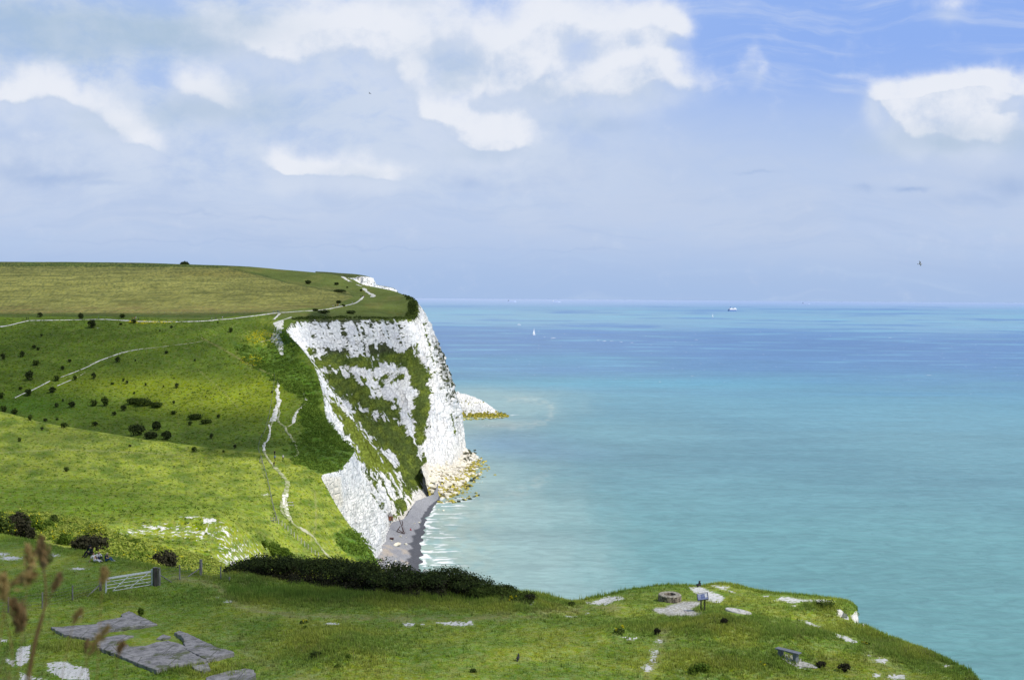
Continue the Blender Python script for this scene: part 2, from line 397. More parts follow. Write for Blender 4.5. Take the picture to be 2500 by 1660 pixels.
lch = np.maximum(lch, .5*(blob(lpx, lpy, 648, 1208, 16, 5)+blob(lpx, lpy, 238, 801, 8, 2)))
for (a, b, c, d) in [(60,1412,60,9),(130,1403,30,6),(190,1418,30,6)]: pass
# pale trodden strips
for pts, w, cc in [([(-10,1105),(140,1097),(300,1103),(440,1110)], 1.4, (.26,.29,.10)), ([(590,1292),(625,1320),(720,1395)], 2, (.30,.36,.06)), ([(492,825),(540,850),(600,885),(675,920),(735,960)], 1.8, (.26,.25,.09)),
                   ([(480,900),(545,955),(580,995)], 1.2, (.26,.28,.09)), ([(768,1200),(772,1240),(770,1290),(760,1320)], 1.6, (.27,.27,.10)), ([(636,1120),(645,1165)], 1.6, (.27,.30,.10))]:
    lc = mixc(lc, cc, np.exp(-(sdline(lpx, lpy, pts)/w)**2)*.8*(t15 < 13.6))
LAND = ground_mat('downland_grass', 2.6, .8, .07, .08, edge=2.2, cs=.5)
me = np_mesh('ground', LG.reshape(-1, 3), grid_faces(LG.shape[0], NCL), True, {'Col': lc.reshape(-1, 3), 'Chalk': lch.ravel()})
land = tag(link_mesh('ground', me, LAND), kind='structure')
bvhL = BVHTree.FromPolygons([tuple(v) for v in LG.reshape(-1, 3)], grid_faces(LG.shape[0], NCL).tolist())

# ------------------------------------------------------------------ foreground colours
bx_ = fbm(ax/5, ay/5, 4, 61); b2 = fbm(ax/1.3, ay/1.3, 3, 62); b3 = fbm(ax/14, ay/14, 3, 63)
ac = np.zeros(AG.shape)+np.array((.145,.210,.036))
ac = mixc(ac, (.215,.255,.042), sstep(-.2, .3, bx_)); ac = mixc(ac, (.100,.170,.028), sstep(.0, .35, -b3)*.7)
ac = mixc(ac, (.20,.21,.06), sstep(.1, .4, b2)*.35)
worn = np.exp(-(sdline(apx, apy, [(420,1410),(520,1425),(580,1480),(700,1500),(850,1510),(1100,1512),(1250,1505),(1400,1490),(1520,1482)])/9)**2)
worn = np.maximum(worn, np.exp(-(sdline(apx, apy, [(1620,1545),(1600,1600),(1570,1680)])/14)**2)*.9)
worn = np.maximum(worn, np.exp(-(sdline(apx, apy, [(560,1560),(640,1620),(800,1665)])/16)**2)*.5)
worn = np.maximum(worn, np.exp(-(sdline(apx, apy, [(2120,1590),(2180,1640),(2240,1680)])/14)**2)*.7)
ac = mixc(ac, (.22,.215,.085), worn*.75*sstep(-.4, .2, b2))
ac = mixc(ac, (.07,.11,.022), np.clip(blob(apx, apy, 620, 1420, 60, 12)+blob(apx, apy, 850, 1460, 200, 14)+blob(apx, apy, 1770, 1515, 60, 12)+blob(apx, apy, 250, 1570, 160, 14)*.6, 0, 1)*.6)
ac = mixc(ac, (.06,.09,.03), sstep(5, 6, AT)[:, None]*.4)
ac = ac*np.array((1.20,1.24,1.15))
ach = np.zeros(apx.shape)
def pl(s, ox, oy, k): return [(ox+x/k, oy+y/k) for x, y in s]
k3 = 2362/600
CH = [pl([(1020,420),(1180,425),(1290,375),(1420,368),(1490,395),(1380,425),(1300,455),(1160,455)],1150,1360,k3),
      pl([(2085,290),(2200,275),(2280,310),(2362,340),(2420,380),(2440,420),(2362,440),(2250,400),(2160,350)],1150,1360,k3),
      pl([(600,185),(700,180),(800,240),(950,250),(1060,290),(1110,330),(1000,340),(1040,390),(960,400),(860,370),(780,290),(680,250)],1570,1400,5.493),
      pl([(860,160),(980,152),(1160,170),(1170,190),(1110,200),(1235,245),(1200,260),(1080,215),(950,180)],1570,1400,5.493),
      pl([(1780,340),(1850,305),(1960,310),(2150,340),(2260,350),(2100,385),(2020,400),(1900,380)],1570,1400,5.493),
      [(1888,1465),(2010,1462),(2040,1468),(1990,1472)],
      pl([(740,450),(800,455),(915,510),(900,515),(800,485)],1700,1360,2.9525),
      pl([(980,540),(1060,560),(1160,600),(1160,620),(1090,610),(1010,570)],1700,1360,2.9525),
      pl([(1850,795),(2190,780),(2200,810),(2100,835),(1950,820)],550,1300,3.634),
      pl([(1560,795),(1680,800),(1680,830),(1590,835)],550,1300,3.634),
      pl([(880,555),(1030,565),(990,582),(920,580)],1150,1360,k3),
      pl([(1430,765),(1600,770),(1590,795),(1500,795)],1150,1360,k3),
      pl([(2110,840),(2140,810),(2230,800),(2220,820)],0,1260,3.92),
      pl([(150,1300),(180,1250),(300,1225),(280,1380),(200,1440),(150,1420)],0,1260,3.92),
      pl([(450,1400),(640,1380),(700,1420),(850,1450),(860,1568),(600,1560),(450,1480)],0,1260,3.92),
      pl([(0,1170),(70,1180),(60,1205),(0,1205)],0,1260,3.92), pl([(50,1350),(150,1380),(140,1450),(60,1400)],0,1260,3.92),
      pl([(190,1480),(250,1500),(470,1568),(180,1568)],0,1260,3.92)]
for poly in CH: ach = addc(ach, apx, apy, poly, 6, .88)
ach = np.where(ach > .1, ach*(1-.42*sstep(-.05, .35, fbm(apx/9, apy/1.6, 4, 64)))*(1-.25*sstep(0, .3, fbm(ax/.9, ay/.9, 3, 65))), ach)
for (cx, cy, rx, ry, v) in [(0,1352,30,5,.7),(25,1362,32,6,.8),(130,1355,22,5,.55),(190,1388,32,4,.55),(190,1504,14,4,.5),(1595,1602,12,24,.55),(1580,1630,20,10,.6),(1610,1565,16,8,.5),(1602,1590,10,6,.5),(2150,1612,24,8,.62),(2190,1652,30,8,.65),(2140,1648,14,8,.6),(2310,1625,10,6,.5),
     (2120,1598,12,5,.4),(1435,1497,10,3,.55),(810,1522,22,4,.6),(1940,1478,10,3,.5),(1760,1462,8,3,.5),(1960,1625,24,10,.58),(1950,1608,10,10,.4),(530,1458,6,3,.5),(1030,1524,8,3,.5),(1870,1455,12,2.5,.55),(1700,1475,12,3,.4)]:
    ach = np.maximum(ach, blob(apx, apy, cx, cy, rx, ry)*min(.8, v*1.18))
# pale flinty hard-standing by the stone ring
pad = sstep(-3, 3, sdpoly(apx, apy, pl([(130,490),(160,455),(300,455),(330,430),(540,370),(780,375),(740,430),(640,470),(700,510),(780,555),(650,575),(450,560),(380,570),(200,530)],1570,1400,5.493)))
ac = mixc(ac, (.42,.40,.36), pad*.9)
ach = np.maximum(ach, pad*.42)
worn2 = ach > .4
# chalk faces of the edge notch
for poly in [pl([(1010,380),(1040,372),(1090,420),(1100,450),(1060,440),(1005,415)],1700,1360,2.9525), pl([(1150,390),(1180,385),(1190,450),(1215,495),(1160,480),(1110,430)],1700,1360,2.9525)]:
    ach = addc(ach, apx, apy, poly, 2, 1)
ach = np.maximum(ach, ((AT[:, None] > 6.3) & (apx > 1000))*.75)
ach = np.maximum(ach, blob(apx, apy, 1295, 1468, 8, 12)*.9)
TURF = ground_mat('clifftop_turf', 9.0, 2.2, .35, .05, edge=2.2, cs=.6)
me = np_mesh('ground', AG.reshape(-1, 3), grid_faces(AG.shape[0], NCA), True, {'Col': ac.reshape(-1, 3), 'Chalk': ach.ravel()})
terrace = tag(link_mesh('ground', me, TURF), kind='structure')
bvhA = BVHTree.FromPolygons([tuple(v) for v in AG.reshape(-1, 3)], grid_faces(AG.shape[0], NCA).tolist())
# slope under the photographer
gx, gy = np.meshgrid(np.linspace(-70, 70, 141), np.linspace(-40, 58, 99))
gz = pchip([-40, -6, 0, 3, 8, 20, 40, 50, 58], np.array([99.5, 98.9, 98.5, 98.15, 96.3, 91, 83.5, 79.9, 77]), gy.ravel()).reshape(gy.shape)+fbm(gx/6, gy/6, 3, 71)*.25*sstep(3, 10, np.hypot(gx, gy))
gz = gz-sstep(25, 70, gx)*sstep(-20, 50, gy)*25
gv = np.stack([gx, gy, gz], -1).reshape(-1, 3)
me = np_mesh('ground', gv, grid_faces(99, 141), True, {'Col': np.zeros_like(gv)+np.array((.12,.17,.03)), 'Chalk': np.zeros(len(gv))})
slope = tag(link_mesh('ground', me, TURF), kind='structure')

def hit(px, py, bvh=None):
    d = ray(px, py)[()] if False else ray(px, py); d = Vector(d.tolist()).normalized(); o = Vector(CAM)
    best = None
    for b in ([bvh] if bvh else [bvhA, bvhL]):
        h = b.ray_cast(o, d, 5000)
        if h[0] is not None and (best is None or h[3] < best[3]): best = h
    if best is None: return None
    return best[0]
def hitn(px, py, bvh):
    d = Vector(ray(px, py).tolist()).normalized(); h = bvh.ray_cast(Vector(CAM), d, 5000)
    return (h[0], h[1]) if h[0] is not None else (None, None)

# ------------------------------------------------------------------ cliff face
T = LG[:, -1, :].copy()                    # cliff-top edge
keep = (LT >= .6) & (LT <= 21.0)
TT = T[keep]; tk = LT[keep]
FOOT = [(.6,900,1420),(6,900,1410),(6.6,905,1400),(7,936,1366),(7.4,944,1350),(8,948,1334),(8.6,953,1320),(9.4,962,1304),(10.2,972,1290),(11,988,1280),(12,1008,1258),(13,1022,1238),(14,1030,1229),(15,1040,1222),(16,1056,1208),(17,1078,1185),(18,1110,1150),(19,1134,1110),(20,1128,1052),(21,1120,1010)]
fk = np.array(FOOT, float); ft = atz(fk[:, 1], fk[:, 2], -1.0)
FT = pchip(fk[:, 0], ft, tk)
under = LG[keep][:, -1, :].copy(); under[:, 0] += 2.0; under[:, 2] = -1.0
wu = sstep(6.75, 6.1, tk)[:, None]; FT = FT*(1-wu)+under*wu
NV = 330; sv = np.linspace(0, 1, NV)
# resample along T so the columns are even
seg = np.r_[0, np.cumsum(np.linalg.norm(np.diff(TT, axis=0), axis=1)+.6*np.linalg.norm(np.diff(FT, axis=0), axis=1))]
NU = 460; su = np.linspace(0, seg[-1], NU)
def rs(a): return np.stack([np.interp(su, seg, a[:, i]) for i in range(a.shape[1])], 1)
T2 = rs(TT); F2 = rs(FT); k2 = np.interp(su, seg, tk)
# widen: steep upper scarp where the top is sheer, gentler toe
steep = np.interp(k2, [0,3,5,7,9,12,14,17,19,21], [.1,.1,.1,.6,.3,.15,.3,.3,.25,.3])
vv = sv[:, None]
hor = vv+steep[None, :]*(-.5*np.sin(np.pi*vv)*.55)           # horizontal progress lags -> convex scarp
ver = vv
CG = T2[None]*(1-vv[..., None]) + F2[None]*vv[..., None]
CG[..., :2] = T2[None, :, :2]*(1-hor[..., None])+F2[None, :, :2]*hor[..., None]
bulge = np.interp(k2, [0,4,8,12,16,18,19,21], [1,2,3,2,3,4,5,6])
dirh = F2[:, :2]-T2[:, :2]; dirh /= np.linalg.norm(dirh, axis=1)[:, None]+1e-9
env = np.sin(np.pi*np.clip(vv, 0, 1))**.6
U = (su/6.0)[None, :]+0*vv; Vv = vv*14+0*U
gul = 1-np.abs(fbm(U*.35, Vv*.10, 4, 81))*2.4                  # ridged gullies down the fall line
disp = (gul-.5)*6.5+fbm(U*1.3, Vv*.5, 4, 82)*2.6+fbm(U*3.3+Vv*.4, Vv*1.6, 4, 83)*1.0
led = fbm(U*.6, Vv*2.2, 3, 84)*.8
D = (disp+led)*env*np.minimum(1, .35+bulge[None, :]*.25)*np.interp(k2, [0,6,7,8.5,10,16,18.5,21], [.15,.25,.45,.8,1,1,1.7,1.7])[None, :]
# local normals for displacement
du = np.gradient(CG, axis=1); dv = np.gradient(CG, axis=0); nn = np.cross(du, dv); nn /= np.linalg.norm(nn, axis=2, keepdims=True)+1e-9
sgn = np.sign((nn[..., 0]*1.0-nn[..., 1]*.3).mean()); nn *= sgn
CG = CG+nn*(D+env*bulge[None, :]*.6)[..., None]
cpx, cpy = project(CG)
cc = np.zeros(CG.shape)+np.array((.085,.115,.028))
cn1 = fbm(U*1.6, Vv*.5, 4, 91); cn2 = fbm(U*5, Vv*2.5, 3, 92); cn3 = fbm(cpx/22, cpy/22, 4, 93)
cc = mixc(cc, (.15,.19,.03), sstep(-.1, .35, cn3)); cc = mixc(cc, (.05,.085,.018), sstep(.05, .35, cn2)*.6)
def c1(s): return pl(s, 600, 600, 3.374)
def c2(s): return pl(s, 600, 960, 3.374)
VEG = [c1([(520,870),(620,880),(700,860),(780,850),(850,900),(960,900),(1040,930),(1040,850),(1100,840),(1300,870),(1380,850),(1500,1040),(1510,1080),(1530,1230),(1500,1330),(1420,1300),(1400,1200),(1330,1010),(1200,960),(1100,960),(1040,1010),(900,1000),(820,990),(700,1010),(620,990),(560,950)]),
       c1([(650,1060),(740,1030),(850,1050),(930,1090),(1000,1150),(1040,1230),(1200,1280),(1290,1440),(1180,1430),(1100,1380),(1000,1350),(900,1320),(850,1290),(760,1220),(700,1150)]),
       c2([(880,120),(1000,150),(1100,210),(1230,230),(1330,330),(1400,420),(1470,560),(1480,760),(1300,850),(1280,700),(1230,520),(1160,470),(1090,440),(960,300)]),
       c1([(1400,1240),(1530,1200),(1540,1400),(1500,1500),(1400,1550),(1380,1400)]),
       c1([(1380,850),(1500,1040),(1520,1100),(1400,1130),(1380,1000)]),
       c1([(1060,1060),(1140,1080),(1140,1180),(1080,1140)]), c1([(1190,1060),(1300,1080),(1240,1120),(1200,1110)]),
       c2([(1390,300),(1500,250),(1480,420),(1420,400)]), c2([(1240,900),(1330,880),(1300,960),(1230,1010)])]
spur = c2([(500,-180),(640,0),(760,30),(900,220),(980,320),(1080,440),(1180,560),(1280,720),(1290,830),(1200,700),(1000,620),(900,520),(880,400),(800,280)])
vg = np.maximum.reduce([sdpoly(cpx, cpy, p) for p in VEG])
sp = sdpoly(cpx, cpy, spur)
warp = cn3*20+cn1*26+cn2*10
veg = sstep(-14, 10, vg+warp)*(.80+.20*sstep(-.45, .05, fbm(U*2.2+7, Vv*.9, 4, 99)))
veg = np.maximum(veg, sstep(-4, 8, sp+cn1*22)*sstep(-.55, .12, fbm(U*2.4, Vv*.25, 4, 95)+.12))
cc = mixc(cc, (.19,.235,.035), sstep(-4, 8, sp)*.85)
sp2 = sdpoly(cpx, cpy, c2([(900,470),(1180,560),(1290,830),(1290,1020),(1190,1020),(1110,900),(1030,760),(940,640)]))
veg = np.maximum(veg, sstep(-6, 10, sp2)*sstep(-.02, .22, fbm(U*3.4+2, Vv*.22, 4, 87))*.75)
# streaks and flecks of growth on the bare chalk, following the fall line
upper = sstep(-6, 6, sdpoly(cpx, cpy, c1([(520,600),(900,600),(1350,640),(1400,850),(1000,900),(560,880)])))
fleck = .5+.5*np.clip(fbm(U*5.5+Vv*1.7+cn3*2, Vv*4.2-U*1.3, 4, 96)*1.6+fbm(U*1.7+Vv*.25+3, Vv*.5, 3, 97)*1.25, -1, 1)
veg = np.maximum(veg, np.where(fleck > .44, (fleck-.44)*2.6*(.42+.40*upper), 0)*(k2[None, :] > 7.5))
rimg = sstep(1040, 1070, cpx-(cpy-850)*.25)*sstep(800, 850, cpy)*sstep(1010, 960, cpy)
veg = np.maximum(veg, rimg*np.clip(.56+fbm(U*6, Vv*3, 3, 98)*.8, 0, .85))
for pts, w in [([(865,785),(880,820),(895,860),(905,890)], 3), ([(1035,790),(1050,850),(1060,890)], 2.5), ([(1070,900),(1090,940)], 3), ([(1100,1000),(1112,1060)], 4), ([(905,1200),(940,1250)], 3), ([(985,1180),(985,1240)], 4)]:
    veg = np.maximum(veg, np.exp(-(sdline(cpx, cpy, pts)/w)**2)*.75)
cc = mixc(cc, (.045,.05,.035), np.maximum(upper, rimg)*.75)
veg *= 1-.85*sstep(-4, 6, sdpoly(cpx, cpy, c2([(1480,260),(1560,-20),(1640,100),(1700,300),(1790,480),(1700,560),(1620,640),(1500,560)])))*sstep(.9, .4, cn2+.3)
fr_ = sstep(.055, -.01, vv-.05*fbm(U*2.2, Vv*0, 4, 78)-.03*cn2)*sstep(7.5, 9, k2)[None, :]*np.interp(k2, [8,13,14,21], [.6,.6,1,1])[None, :]
veg = np.maximum(veg, fr_)
veg = np.where(vv > .985, veg*.2, veg)
cchalk = 1-veg
# warm-stained chalk low on the face
m, nt = new_mat('chalk_cliff')
pos = nt.n('ShaderNodeTexCoord').outputs['Object']
colA = nt.n('ShaderNodeVertexColor', layer_name='Col').outputs[0]; ch = nt.n('ShaderNodeAttribute', attribute_name='Chalk').outputs['Fac']
wm = nt.n('ShaderNodeAttribute', attribute_name='Warm').outputs['Fac']
n1 = nt.noise(pos, .9, 6, .7); n2 = nt.noise(nt.sc(pos, (.25, .25, .8)), .5, 5, .65); n3 = nt.noise(pos, .12, 5, .6)
cmask = nt.ramp(nt.math('ADD', ch, nt.math('MULTIPLY', nt.math('SUBTRACT', n1, .5), 1.2)), .38, .60)
cA = nt.mix(nt.ramp(n3, .38, .68), (.87,.87,.85), (.70,.715,.74)); cA = nt.mix(nt.ramp(n1, .5, .74), cA, (.62,.63,.645))
cB = nt.mix(nt.ramp(n2, .5, .8), cA, (.50,.51,.53))
bed = nt.noise(nt.sc(pos, (.03, .03, 1.0)), 1.3, 5, .75); cB = nt.mix(nt.ramp(bed, .54, .68, 0, .4), cB, (.48,.49,.50))
vor = nt.n('ShaderNodeTexVoronoi', feature='DISTANCE_TO_EDGE'); nt.l(nt.sc(nt.mix(.12, pos, nt.noise(pos, .6, 3, .5, 0, 1)) if False else pos, (.5, .5, .28)), vor.inputs['Vector']); vor.inputs['Scale'].default_value = .8
cB = nt.mix(nt.ramp(vor.outputs['Distance'], .0, .05, .35, 0), cB, (.36,.37,.39))
cC = nt.mix(nt.math('MULTIPLY', wm, nt.ramp(n3, .3, .6, .5, 1)), cB, nt.mix(n1, (.88,.83,.68), (.58,.50,.38)))
gv_ = nt.n('ShaderNodeHueSaturation'); nt.l(colA, gv_.inputs['Color']); nt.l(nt.ramp(n1, .3, .7, .6, 1.5), gv_.inputs['Value'])
colf = nt.mix(cmask, gv_.outputs[0], cC)
hgt = nt.math('ADD', nt.math('ADD', nt.math('MULTIPLY', n1, .9), nt.math('MULTIPLY', n2, 1.2)), nt.math('ADD', nt.math('MULTIPLY', bed, .8), nt.ramp(vor.outputs['Distance'], 0, .08, 0, .5)))
finish(nt, colf, .95, .05, hgt, 1.0, .6); CHALK = m
warm = np.clip(sstep(.80, 1, vv+0*cpx)*.5+sstep(-6, 10, sdpoly(cpx, cpy, c2([(1480,620),(1700,600),(1760,760),(1700,900),(1520,880),(1500,760)])))+sstep(-6, 6, sdpoly(cpx, cpy, c2([(620,680),(780,690),(800,900),(780,960),(700,860)])))*.7+blob(cpx, cpy, 870, 1240, 60, 60)*.35, 0, 1)
me = np_mesh('cliff', CG.reshape(-1, 3), grid_faces(NV, NU), True, {'Col': cc.reshape(-1, 3), 'Chalk': cchalk.ravel(), 'Warm': warm.ravel()})
cliff = tag(link_mesh('cliff', me, CHALK), kind='structure')
bvhC = BVHTree.FromPolygons([tuple(v) for v in CG.reshape(-1, 3)], grid_faces(NV, NU).tolist())

# far white cliffs beyond the headland
FR = [[(770,664,1750),(800,664,1700),(850,669,1650),(880,672,1620),(905,676,1600)]]
top_pts = [(770,663,1700),(800,664.5,1680),(830,667,1660),(870,670,1640),(903,677,1610),(912,683,1600),(918,694,1600),(945,700,1700),(965,706,1750),(969,713,1760)]
bot_pts = [(770,800,1500),(800,800,1500),(830,800,1500),(870,800,1490),(905,800,1480),(915,800,1480),(922,800,1520),(948,800,1600),(968,800,1640),(973,800,1650)]
edge_pts = [(770,676,1560),(800,677,1560),(830,678,1550),(862,680,1520),(880,675.5,1560),(907,678,1570),(918,695,1590),(945,701,1690),(965,707,1745),(969,714,1758)]
back_pts = [(p[0], p[1]+8, p[2]+300) for p in top_pts]
rows = [back_pts, top_pts, edge_pts, bot_pts]
FG, FTt = loft_rows(rows, 260, [6, 14, 90])
fpx, fpy = project(FG); fz = (FTt[:, None] > 2)
FG[..., 1] += fbm(FG[..., 0]/14, FG[..., 2]/40, 4, 101)*22*sstep(2.0, 2.06, FTt)[:, None]
FG[..., 0] += fbm(FG[..., 0]/12+5, FG[..., 2]/30, 4, 102)*8*sstep(2.0, 2.06, FTt)[:, None]
fpx, fpy = project(FG)
fch = sstep(1.9, 2.02, FTt)[:, None]*1.0+0*fpx
fch = np.where(fbm(fpx/4, fpy/4, 3, 103) > .22, fch*.35, fch)
me = np_mesh('cliff', FG.reshape(-1, 3), grid_faces(*FG.shape[:2]), False, {'Col': np.zeros_like(FG).reshape(-1, 3)+np.array((.07,.09,.03)), 'Chalk': fch.ravel(), 'Warm': np.zeros(fch.size)+.15})
tag(link_mesh('cliff', me, CHALK), kind='structure')

# chalk fall fan at the waterline beyond the corner
CR = [[(1040,930,990),(1098,955,985),(1140,966,980),(1180,984,975),(1215,1004,965),(1240,1012,955)],
      [(1040,918,950),(1098,955,950),(1125,962,950),(1160,972,950),(1195,992,945),(1222,1011,940),(1243,1016,940)],
      [(1040,960,935),(1100,985,935),(1150,995,935),(1200,1008,935),(1243,1017.5,935)],
      [(1040,1020,925),(1110,1024,924),(1150,1023,925),(1200,1019,928),(1243,1018.5,934)],
      [(1040,1030,905),(1110,1035,905),(1200,1032,905),(1250,1027,905)]]
KG, KT = loft_rows(CR, 150, [14, 26, 26, 6])
KG[..., 2] += (fbm(KG[..., 0]/5, KG[..., 1]/5+KG[..., 2]/5, 4, 111)*2.4+fbm(KG[..., 0]/1.6, KG[..., 2]/1.6, 3, 112)*1.2)*sstep(3.6, 2.6, KT)[:, None]
kpx, kpy = project(KG)
low = sstep(6, 1, KG[..., 2]-fbm(KG[..., 0]/3, KG[..., 1]/3, 3, 113)*3)
kc = mixc(np.zeros(KG.shape)+np.array((.10,.11,.03)), (.42,.36,.05), sstep(-.2, .2, fbm(kpx/4, kpy/3, 3, 114)))
kch = 1-low*sstep(1040, 1090, kpx+0*low); kch = np.where(fbm(kpx/7, kpy/5, 3, 115) > .33, .2, kch)
me = np_mesh('chalk_fall', KG.reshape(-1, 3), grid_faces(*KG.shape[:2]), False, {'Col': kc.reshape(-1, 3), 'Chalk': kch.ravel(), 'Warm': np.full(kch.size, .12)})
fan = tag(link_mesh('chalk_fall', me, CHALK), 'white chalk landslip cone with yellow weedy base behind the cliff corner', 'chalk fall')
# ------------------------------------------------------------------ sea
dep = np.r_[np.geomspace(.0003, .004, 10), np.linspace(.0045, .36, 560)]; taz = np.linspace(-.75, .75, 900)
d2, t2 = np.meshgrid(dep, taz, indexing='ij'); sy = 100/d2; sx = sy*t2
SG = np.stack([sx, sy, np.zeros_like(sx)], -1); spx, spy = project(SG)
NC_, NR_ = len(taz), len(dep)
TQ = (.055,.275,.305); BL = (.085,.20,.36); 
base = np.zeros(SG.shape)
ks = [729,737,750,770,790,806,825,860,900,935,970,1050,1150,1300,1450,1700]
kc_ = np.array([(.34,.43,.62),(.27,.38,.57),(.16,.31,.46),(.19,.36,.46),(.18,.34,.46),(.115,.235,.40),(.10,.205,.38),(.10,.21,.38),(.10,.225,.37),(.115,.27,.36),(.125,.295,.36),(.135,.285,.32),(.128,.275,.300),(.122,.275,.278),(.116,.268,.268),(.112,.262,.258)])  # blue rows hold painted cloud shade, pale horizon rows painted haze
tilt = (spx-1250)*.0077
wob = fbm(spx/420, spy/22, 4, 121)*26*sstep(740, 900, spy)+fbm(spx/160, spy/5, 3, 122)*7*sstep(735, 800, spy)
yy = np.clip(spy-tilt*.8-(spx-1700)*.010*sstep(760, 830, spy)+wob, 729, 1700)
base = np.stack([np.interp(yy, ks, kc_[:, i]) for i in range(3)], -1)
# far water: cloud shade painted in as darker lanes, lighter lanes between
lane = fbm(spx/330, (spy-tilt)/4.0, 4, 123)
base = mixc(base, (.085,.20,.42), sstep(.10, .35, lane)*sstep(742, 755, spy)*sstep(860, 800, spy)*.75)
base = mixc(base, (.18,.42,.52), sstep(.12, .38, -lane)*sstep(745, 760, spy)*sstep(960, 860, spy)*.5)
base = mixc(base, (.10,.36,.42), blob(spx, spy, 1350, 880, 260, 14)*.25+blob(spx, spy, 1600, 935, 400, 14)*.4)
base = mixc(base, (.09,.25,.38), blob(spx, spy, 2250, 962, 220, 5)*.5)
# milky chalk water along the shore
bnd = np.interp(spy, [930,960,1000,1040,1080,1120,1160,1200,1260,1320,1400,1500], [1200,1340,1350,1250,1240,1270,1320,1350,1400,1440,1470,1490])+fbm(spx/60, spy/60, 4, 125)*70
milk = sstep(190, -160, spx-bnd)*sstep(925, 965, spy)
base = mixc(base, (.265,.385,.365), milk*.8)
nearm = sstep(1290, 1080, spx)*sstep(1130, 1200, spy)
base = mixc(base, (.33,.40,.33), nearm*.6*sstep(-.5, .2, fbm(spx/30, spy/18, 3, 126)))
plume = np.exp(-(sdline(spx, spy, [(1240,975),(1300,975),(1345,990),(1350,1010),(1330,1030),(1250,1045)])/9)**2)
base = mixc(base, (.40,.47,.42), plume*.5*sstep(-.4, .3, fbm(spx/18, spy/8, 3, 127)))
base = mixc(base, (.42,.46,.38), blob(spx, spy, 1215, 1035, 60, 10)*.5)
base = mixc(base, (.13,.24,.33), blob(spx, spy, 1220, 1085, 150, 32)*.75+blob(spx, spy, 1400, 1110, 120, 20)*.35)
for pts in ([(1100,1270),(1200,1235),(1280,1195),(1330,1170)],):
    base = mixc(base, (.40,.47,.42), np.exp(-(sdline(spx, spy, pts)/14)**2)*.35*sstep(-.3, .3, fbm(spx/20, spy/12, 3, 128)))
# foam: breaking lines at the waterline and scattered whitecaps
WL = [(1078,1226),(1066,1236),(1061,1250),(1050,1266),(1043,1280),(1050,1292),(1040,1306),(1044,1318),(1032,1326),(1042,1338),(1036,1350),(1047,1360),(1034,1372),(1038,1390),(1030,1420)]
FT2 = [(924,1395),(934,1362),(944,1352),(947,1327),(956,1317),(966,1299),(980,1281),(1000,1273),(1008,1259),(1015,1245),(1026,1229),(1040,1222),(1062,1212)]
ys = np.linspace(0, 1, 150); xs = np.linspace(0, 1, 70)
f2 = np.array([atz(a, b, 3.0) for a, b in FT2]); w2_ = np.array([atz(a, b, 0.0) for a, b in WL])
fl = np.r_[0, np.cumsum(np.linalg.norm(np.diff(f2, axis=0), axis=1))]; wl_ = np.r_[0, np.cumsum(np.linalg.norm(np.diff(w2_, axis=0), axis=1))]
wy = w2_[::-1]; fy = f2
Yq = np.linspace(330, 600, 220)
fx_ = np.interp(Yq, f2[:, 1], f2[:, 0]); o_ = np.argsort(w2_[:, 1]); wx_ = np.interp(Yq, w2_[o_, 1], w2_[o_, 0])
wx_ = np.convolve(np.pad(wx_, 6, 'edge'), np.ones(13)/13, 'valid')
cusp = np.abs(((Yq/13) % 1)-.5)*2
wx_ = wx_-1.5+(cusp-.5)*1.2*sstep(530, 500, Yq)+fbm(Yq/6, Yq*0, 2, 141)*1.5
dl = sdline(spx, spy, WL)
fo = np.exp(-(np.maximum(dl-1, 0)/5)**2)*.85*sstep(-.25, .3, fbm(spx/9, spy/4, 4, 131))*sstep(1235, 1250, spy)
st = sstep(.16, .36, fbm(spx/26, spy/2.6, 4, 132))*sstep(70, 5, dl)*sstep(1030, 1060, spx)*sstep(1240, 1260, spy)
cap = sstep(.47, .56, fbm(spx/11, spy/2.4, 3, 133))*sstep(780, 810, spy)*sstep(1150, 900, spy)*.55*sstep(1150, 1250, spx)
wake = np.exp(-((spy-(823+(spx-1320)*.06))/1.2)**2)*sstep(1310, 1325, spx)*sstep(1660, 1500, spx)*sstep(.12, .25, fbm(spx/16, spy/3, 2, 134))*.7
hf = sum(blob(spx, spy, a, b, c, d)*sstep(-.2, .2, fbm(spx/5, spy/2, 2, 135)) for a, b, c, d in [(1246,1014,16,3),(1262,1013,14,1.2),(1170,1070,22,3),(1190,1040,50,4),(1228,1166,10,2),(1170,1175,30,3),(1160,1215,40,3),(1080,1236,20,2)])
dm = sx-np.interp(sy, Yq, wx_); inb = sstep(330, 340, sy)*sstep(575, 545, sy)
fo = fo*.3+inb*np.exp(-((dm-.5)/np.where(dm < .5, 2, 2.2))**2)*sstep(-.15, .3, fbm(sx/6, sy/6, 3, 136))*.9
st = np.maximum(st, inb*sstep(.05, .3, fbm(sx/16, sy/3.2, 4, 137))*sstep(34, 2, dm)*sstep(-1, 2, dm))
foam = np.clip(fo+st*.8+cap+wake+hf*.55, 0, 1)
m, nt = new_mat('sea_water')
pos = nt.n('ShaderNodeTexCoord').outputs['Object']; colA = nt.n('ShaderNodeVertexColor', layer_name='Col').outputs[0]
fa = nt.n('ShaderNodeAttribute', attribute_name='Foam').outputs['Fac']
w1 = nt.noise(nt.sc(pos, (.45, 1, 1)), .22, 5, .62, 1.0); w2 = nt.noise(nt.sc(pos, (.3, 1, 1)), .035, 4, .6); w3 = nt.noise(nt.sc(pos, (.35, 1, 1)), .006, 5, .6)
vv2 = nt.math('MULTIPLY', nt.math('MULTIPLY', nt.ramp(w1, .32, .68, .88, 1.13), nt.ramp(w2, .3, .7, .93, 1.07)), nt.ramp(w3, .3, .7, .94, 1.06))
